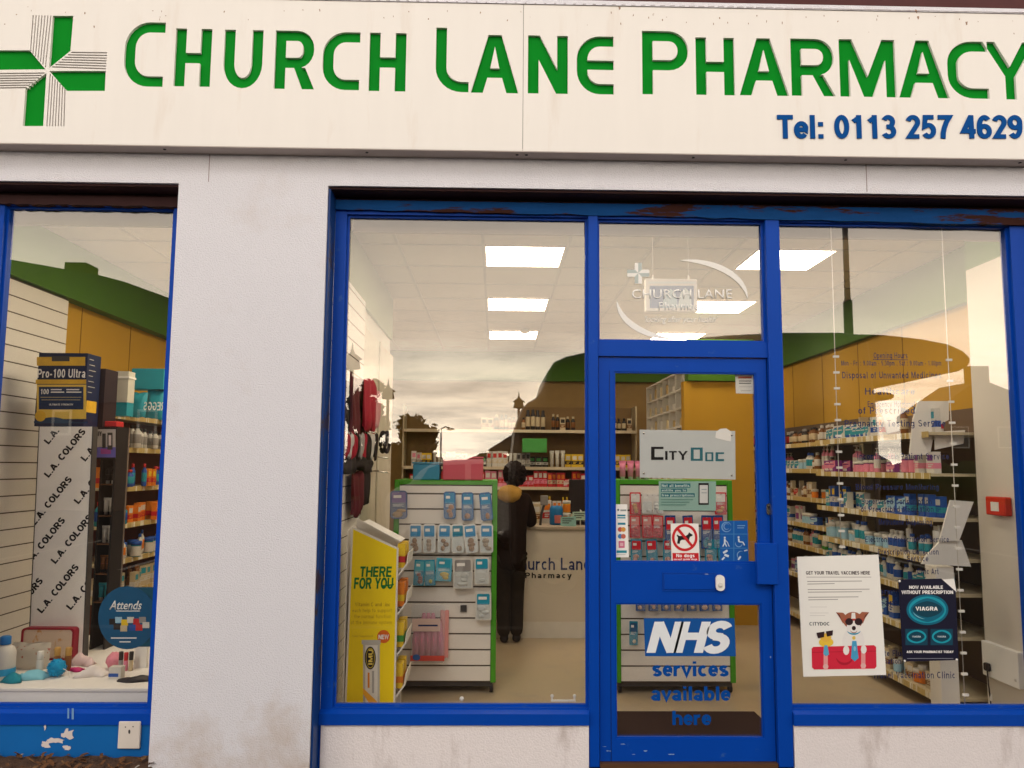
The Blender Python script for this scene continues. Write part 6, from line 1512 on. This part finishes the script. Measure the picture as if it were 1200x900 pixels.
# red call point, socket, plug and flex on the pale pier
q = atx(1174.5, 593, PX); a, b = atx(1164, 603, PX), atx(1186, 583, PX)
r = root('call_point', 'red fire alarm call point on the pale pier', 'call point', (PX-.02, q.y, a.z))
MB().box(PX-.045, PX-.001, b.y, a.y, a.z, b.z).build('housing', flat((.62,.03,.012)), r, bevel=.006)
MB().box(PX-.0475, PX-.0455, b.y+(a.y-b.y)*.3, a.y-(a.y-b.y)*.3, a.z+.025, b.z-.03).build('glass_plate', M_white, r)
a, b = atx(1159, 790, PX), atx(1200, 765, PX)
r = root('wall_socket', 'white double wall socket with a black plug low on the pale pier', 'socket', (PX, (a.y+b.y)/2, a.z))
MB().box(PX-.038, PX-.001, b.y, a.y, a.z, b.z).build('face_plate', flat((.88,.87,.85)), r, bevel=.003)
MB().box(PX-.041, PX-.0385, b.y+.02, b.y+.035, a.z+.035, a.z+.05).build('switch', flat((.6,.58,.55)), r)
q = atx(1167, 782, PX)
MB().box(PX-.066, PX-.0385, q.y-.02, q.y+.02, q.z-.02, q.z+.025).build('plug', M_black, r, bevel=.006)
MB().tube([(PX-.052,q.y,q.z-.015),(PX-.055,q.y-.01,q.z-.1),(PX-.03,q.y+.02,q.z-.19),(PX-.02,q.y+.03,q.z-.30)], .004).build('flex', M_black, r)
MB().lathe([(.006,-.03),(.0075,-.025),(.0075,.005),(.006,.01)], (PX-.031,q.y+.012,q.z-.165), 8).build('cable_tag', M_white, r)
# white catch at the foot of the big pane
a, b = at(645.5,829,.27), at(674.5,829,.27); r = root('sash_catch', 'small white double hook catch at the foot of the big pane', 'catch', ((a.x+b.x)/2, .27, st))
MB().box(a.x, b.x, .262, .272, st+.0, st+.008).build('bar', M_white, r)
for xx in (a.x+.006, b.x-.006): MB().lathe([(.004,-.004),(.0085,-.003),(.0085,.003),(.004,.004)], (xx, .266, st+.028), 14, axis='y').build('ring', M_white, r); MB().box(xx-.004, xx+.004, .263, .269, st+.008, st+.022).build('stem', M_white, r)
p = at(541, 829, .27); tag(MB().lathe([(.004,-.004),(.012,-.003),(.012,.003),(.004,.004)], (p.x,.266,st+.012), 14, axis='y').build('suction_cup', M_white), 'tiny white suction cup at the foot of the big pane', 'suction cup')

# ------------------------------------------------------------------ leaves and soil at the foot of the wall
M_soil = mat('soil', (.085,.045,.025), .95, .5, 30, bump=.8, bscale=90)
mb = MB(); n = 44; rows = []
for i in range(n+1):
    x = -2.9+1.35*i/n; row = []
    for j in range(9):
        v = j/8; y = .12-.46*v; row.append(mb.v((x, y, -.004+max(0,(.062*(1-v**1.6)+random.uniform(-.008,.008))*(1 if i < n-3 else (n-i)/3)))))
    rows.append(row)
for i in range(n):
    for j in range(8): mb.face([rows[i][j], rows[i+1][j], rows[i+1][j+1], rows[i][j+1]], 0, True)
tag(mb.build('soil_drift', M_soil), kind='stuff')
def litter(m, nn, nm):
    mb = MB()
    for k in range(nn):
        x, v = random.uniform(-2.85,-1.6), random.random(); y = .10-.40*v; z = .062*(1-v**1.6)+.008
        a = random.uniform(0,6.3); L_ = random.uniform(.010,.026); w_ = L_*random.uniform(.4,.7); t = random.uniform(-.6,.6)
        c, s = math.cos(a), math.sin(a)
        pts = [(-L_,0,0),(-L_*.3,w_,.004),(L_*.5,w_*.8,.006),(L_,0,.002),(L_*.4,-w_*.8,.006),(-L_*.4,-w_,.003)]
        mb.face([mb.v((x+c*p[0]-s*p[1], y+s*p[0]+c*p[1], z+p[2]+abs(t)*.02*(p[0]/L_+1))) for p in pts])
    return tag(mb.build(nm, m), kind='stuff')
litter(mat('dry_leaf_brown', (.12,.052,.020), .9, .5, 60), 190, 'leaf_litter'); litter(mat('dry_leaf_tan', (.17,.09,.04), .9, .4, 60), 60, 'leaf_litter'); litter(mat('pale_grit', (.30,.26,.22), .9, .2, 40), 35, 'grit')

# ------------------------------------------------------------------ the street behind the camera, seen in the panes
def mir(px_, py, Yo):
    v = at(px_, py, 2*YG-Yo); return (v.x, v.z)
M_van = mat('dark_van_paint', (.022,.020,.018), .35, .1); M_tyre = flat((.015,.014,.013), .9); M_vglass = flat((.02,.022,.022), .1); M_rim = flat((.35,.34,.33), .35, metal=1)
def prof(pts, Yo): return [mir(x, y, Yo) for x, y in pts]
def vehicle(label, cat, name, Yo, W, body, win, wheels, paint, bev=.10, rr_=.33):
    c = prof(body, Yo); zmin = min(p[1] for p in c)
    gx_ = sum(p[0] for p in c)/len(c); r = root(name, label, cat, (gx_, Yo-W/2, -.12))
    mb = MB(); mb.prism(c, Yo-W, Yo, 'y'); mb.build('body', paint, r, bevel=bev, seg=3)
    for w_ in win:
        q = prof(w_, Yo)
        for yy in (Yo+.004, Yo-W-.004): MB().prism(q, yy-.003, yy+.003, 'y').build('window', M_vglass, r)
    for wx in wheels:
        for yy in (Yo-.11, Yo-W+.11):
            wh = MB().lathe([(rr_*.62,-.10),(rr_*.95,-.11),(rr_,-.07),(rr_,.07),(rr_*.95,.11),(rr_*.62,.10)], (wx, yy, -.12+rr_), 24, axis='y').build('wheel', M_tyre, r)
            MB().lathe([(.05,-.112),(rr_*.6,-.105),(rr_*.6,.105),(.05,.112)], (wx, yy, -.12+rr_), 20, axis='y').build('rim', M_rim, wh)
    return r
VO = -5.9
gz = lambda x: (x, None)
def ground_px(px_, Yo):   # the pixel row whose mirrored point lies just above the road
    lo, hi = 541, 900
    for _ in range(40):
        m_ = (lo+hi)/2
        if mir(px_, m_, Yo)[1] > .16: lo = m_
        else: hi = m_
    return lo
g1 = ground_px(700, VO)
body = [(600,g1),(598,560),(604,500),(612,478),(620,470),(632,466),(638,448),(642,435),(650,423),(664,416.5),(687,411.5),(760,399),(860,391),(916,388),(990,388),(1015,391),(1022,400),(1030,470),(1036,560),(1034,g1)]
win = [[(640,470),(647,436),(655,426),(668,424),(700,424),(700,470)],[(712,470),(712,424),(860,404),(860,470)],[(875,470),(875,403),(985,400),(1000,470)]]
v = vehicle('tall dark van parked behind the camera with its tailgate raised', 'van', 'parked_van', VO, 2.0, body, win, [mir(650,600,VO)[0], mir(965,600,VO)[0]], M_van, .12, .36)
tg = prof([(985,389.5),(1040,391),(1085,396),(1115,402),(1133,410),(1142,419),(1140,428),(1128,434),(1095,441),(1062,448),(1020,456),(1000,440),(990,415)], VO)
MB().prism(tg, VO-1.9, VO-.05, 'y').build('tailgate', M_van, v, bevel=.05, seg=3)
sp = prof([(1034,458),(1048,459),(1056,463),(1050,467),(1034,468)], VO); MB().prism(sp, VO-1.7, VO-.1, 'y').build('bumper', M_van, v, bevel=.03)
# pale estate car further back
CO = -11.5
g2 = ground_px(540, CO)
mw = lambda x: mir(x, 600, CO)[0]
vehicle('pale grey estate car parked across the car park', 'car', 'parked_car', CO, 1.75, [(452,g2),(450,585),(458,574),(480,566),(492,552),(506,543),(530,539),(590,538),(606,545),(616,562),(620,580),(620,g2)],
        [[(492,564),(502,549),(512,545),(545,544),(545,564)],[(552,564),(552,544),(588,543),(598,550),(604,564)]], [mw(478), mw(594)], mat('silver_paint', (.42,.40,.37), .3), .10, .31)
# street lamps
def lamp(px_, py_top, Yo, label, double=True, r0=.05):
    x, z = mir(px_, py_top, Yo); r = root('street_lamp', label, 'street lamp', (x, Yo, -.12))
    MB().lathe([(.11,0),(.11,.9),(r0,1.0),(r0*.75,z-.30+.12),(.02,z-.29+.12)], (x, Yo, -.12), 12).build('column', M_darkgrey, r)
    if double:
        MB().lathe([(.05,-.30),(.17,-.28),(.13,-.10),(.20,-.095),(.05,.02),(.02,.10),(.01,.22)], (x, Yo, z-.12), 12).build('lantern', M_darkgrey, r)
    else:
        MB().tube([(x,Yo,z-.35),(x+.02,Yo,z-.1),(x+.2,Yo,z),(x+.4,Yo,z-.05)], .035).build('arm', M_darkgrey, r); MB().ball((x+.45,Yo,z-.12), (.2,.1,.06)).build('lantern', M_darkgrey, r)
lamp(455, 449, -16, 'dark street lamp with conical lantern near the leafy trees')
lamp(608, 463, -20, 'dark street lamp with conical lantern behind the tall van')
lamp(413, 408, -11, 'dark street lamp with conical lantern nearest the pilaster reflection')
lamp(517, 500, -34, 'thin distant street lamp with a bent arm beyond the pale car', False)
lamp(708, 452, -19, 'dark street lamp with conical lantern hidden partly by the tall van')
x, z = mir(1001, 560, -9.0); r = root('lamp_column', 'thick tall lamp column standing behind the tall van', 'street lamp', (x, -9, -.12))
MB().lathe([(.16,0),(.15,1.5),(.085,1.6),(.075,mir(1001,345,-9)[1]),(.05,mir(1001,343,-9)[1]),(.042,7.6)], (x,-9,-.12), 14).build('column', M_darkgrey, r)
MB().tube([(x,-9,7.3),(x,-9,7.6),(x+.3,-9,7.9),(x+.9,-9,8.0)], .035).build('arm', M_darkgrey, r); MB().ball((x+1.1,-9,7.98), (.3,.14,.07)).build('lantern', M_darkgrey, r)
# houses
M_stone = mat('sooty_stone', (.07,.05,.037), .9, .3, 3, spec=0); M_slate = mat('slate_roof', (.045,.040,.040), .7, .25, 5); M_wfr = flat((.5,.48,.45))
def house(label, Yo, D, wall, roofp, chims, wins, wallm=M_stone):
    w = prof(wall, Yo); rf = prof(roofp, Yo); cx_ = sum(p[0] for p in w)/len(w)
    r = root('stone_house', label, 'house', (cx_, Yo-D/2, -.13))
    x0, x1 = min(p[0] for p in w), max(p[0] for p in w); zt_ = max(p[1] for p in w)
    MB().box(x0, x1, Yo-D, Yo, -.13, zt_).build('wall', wallm, r)
    rp = MB(); rp.prism(rf, Yo-D-.2, Yo+.2, 'y'); ro = rp.build('roof', M_slate, r)
    for (a, b, c_, d) in chims:
        q0, q1 = mir(a, d, Yo), mir(b, c_, Yo); pz = q1[1]
        ch_ = MB().box(min(q0[0],q1[0]), max(q0[0],q1[0]), Yo-.95, Yo-.05, q0[1]-.8, pz).build('chimney', wallm, ro)
    for (a, b, c_, d) in wins:
        q0, q1 = mir(a, d, Yo), mir(c_, b, Yo); X0, X1 = sorted((q0[0],q1[0])); Z0, Z1 = sorted((q0[1],q1[1]))
        f_ = shape('window', [rect(X0,X1,Z0,Z1), rect(X0+.08,X1-.08,Z0+.08,Z1-.08)], Yo+.0, Yo+.04, M_wfr, r)
        MB().box(X0+.08, X1-.08, Yo+.005, Yo+.02, Z0+.08, Z1-.08).build('pane', M_vglass, f_)
    return r
house('stone house with steep slate gable and a tall chimney beside the car park', -60, 5, [(1096,600),(1260,482)], [(1088,484),(1142,447),(1152,446),(1212,470),(1250,490),(1250,494),(1088,492)], [(1139,1159,429,470)], [(1115,500,1135,525),(1170,500,1190,525),(1210,500,1230,525)])
house('long low stone house with square chimney far along the street', -24, 9, [(-160,600),(330,470)], [(-200,315),(-60,300),(18,306),(120,324),(150,332),(205,352),(330,420),(360,472),(-220,472)], [(73,100,307,335)], [(-40,480,-15,510),(60,480,85,510),(160,480,185,510),(250,480,275,510)])
house('dark roofed house rising behind the tall van', -27, 8, [(600,600),(760,515)], [(572,527),(612,502),(680,452),(740,455),(790,520),(780,530)], [], [(640,530,655,550),(690,530,705,550)])
# trees
M_bark = mat('bark', (.06,.045,.03), .95, .3, 10, bump=.5); M_leaf = [mat('leaf_a', (.055,.065,.012), .8, .4, 2), mat('leaf_b', (.085,.085,.02), .8, .4, 2)]
def tree(px_, py_top, py_bot, wpx, Yo, label, seed):
    rng = random.Random(seed); x, zt_ = mir(px_, py_top, Yo); _, zb_ = mir(px_, py_bot, Yo); w = abs(mir(px_+wpx/2, py_top, Yo)[0]-x)
    r = root('tree', label, 'tree', (x, Yo, -.13)); h = zt_-zb_; mb = MB()
    mb.tube([(x,Yo,-.13),(x+.05,Yo,zb_),(x-.05,Yo,zb_+h*.5)], [.22,.16,.08])
    for k in range(7):
        a = rng.uniform(0,6.28); z0 = zb_+h*rng.uniform(0,.4); mb.tube([(x,Yo,z0),(x+w*.5*math.cos(a),Yo+w*.5*math.sin(a),z0+h*.25),(x+w*.8*math.cos(a),Yo+w*.8*math.sin(a),z0+h*.4)], [.08,.05,.02], n=6)
    mb.build('trunk', M_bark, r); mb = MB()
    for k in range(34):
        a = rng.uniform(0,6.28); rr2 = w*.8*math.sqrt(rng.random()); zc_ = zb_+h*rng.uniform(.08,.9); rr2 *= math.sqrt(max(.1,1-((zc_-zb_)/h-.4)**2*2.2))
        cx, cyy = x+rr2*math.cos(a), Yo+rr2*math.sin(a); cr = w*rng.uniform(.16,.32)
        for j in range(230):
            d = Vector((rng.gauss(0,1),rng.gauss(0,1),rng.gauss(0,1))); p = Vector((cx,cyy,zc_))+d*cr*.5; s = rng.uniform(.06,.15)
            u = Vector((rng.gauss(0,1),rng.gauss(0,1),rng.gauss(0,1))).normalized(); vv = u.orthogonal().normalized()
            mb.face([mb.v(p-u*s), mb.v(p+vv*s*.6), mb.v(p+u*s), mb.v(p-vv*s*.6)], rng.randint(0,1))
    mb.build('crown', M_leaf, r)
tree(487, 486, 562, 60, -26, 'broad bushy tree at the far side of the car park', 3)
tree(432, 440, 560, 46, -17, 'tall loose tree beside the nearest street lamp', 5)
tree(452, 520, 570, 40, -28, 'low bushy tree between the street lamps', 8)
# hedge line far off closing the view
M_hedge = mat('hedge', (.045,.055,.018), .95, .5, 1.5)
mb = MB()
for k in range(70):
    x = -60+1.75*k+random.uniform(-.6,.6); mb.ball((x, -42+random.uniform(-1.5,1.5), .5+random.uniform(-.3,.5)), (random.uniform(1.2,2.2), 1.6, random.uniform(.9,1.5)), 0, 12, 8, .16)
tag(mb.build('hedge_bank', M_hedge), kind='stuff')
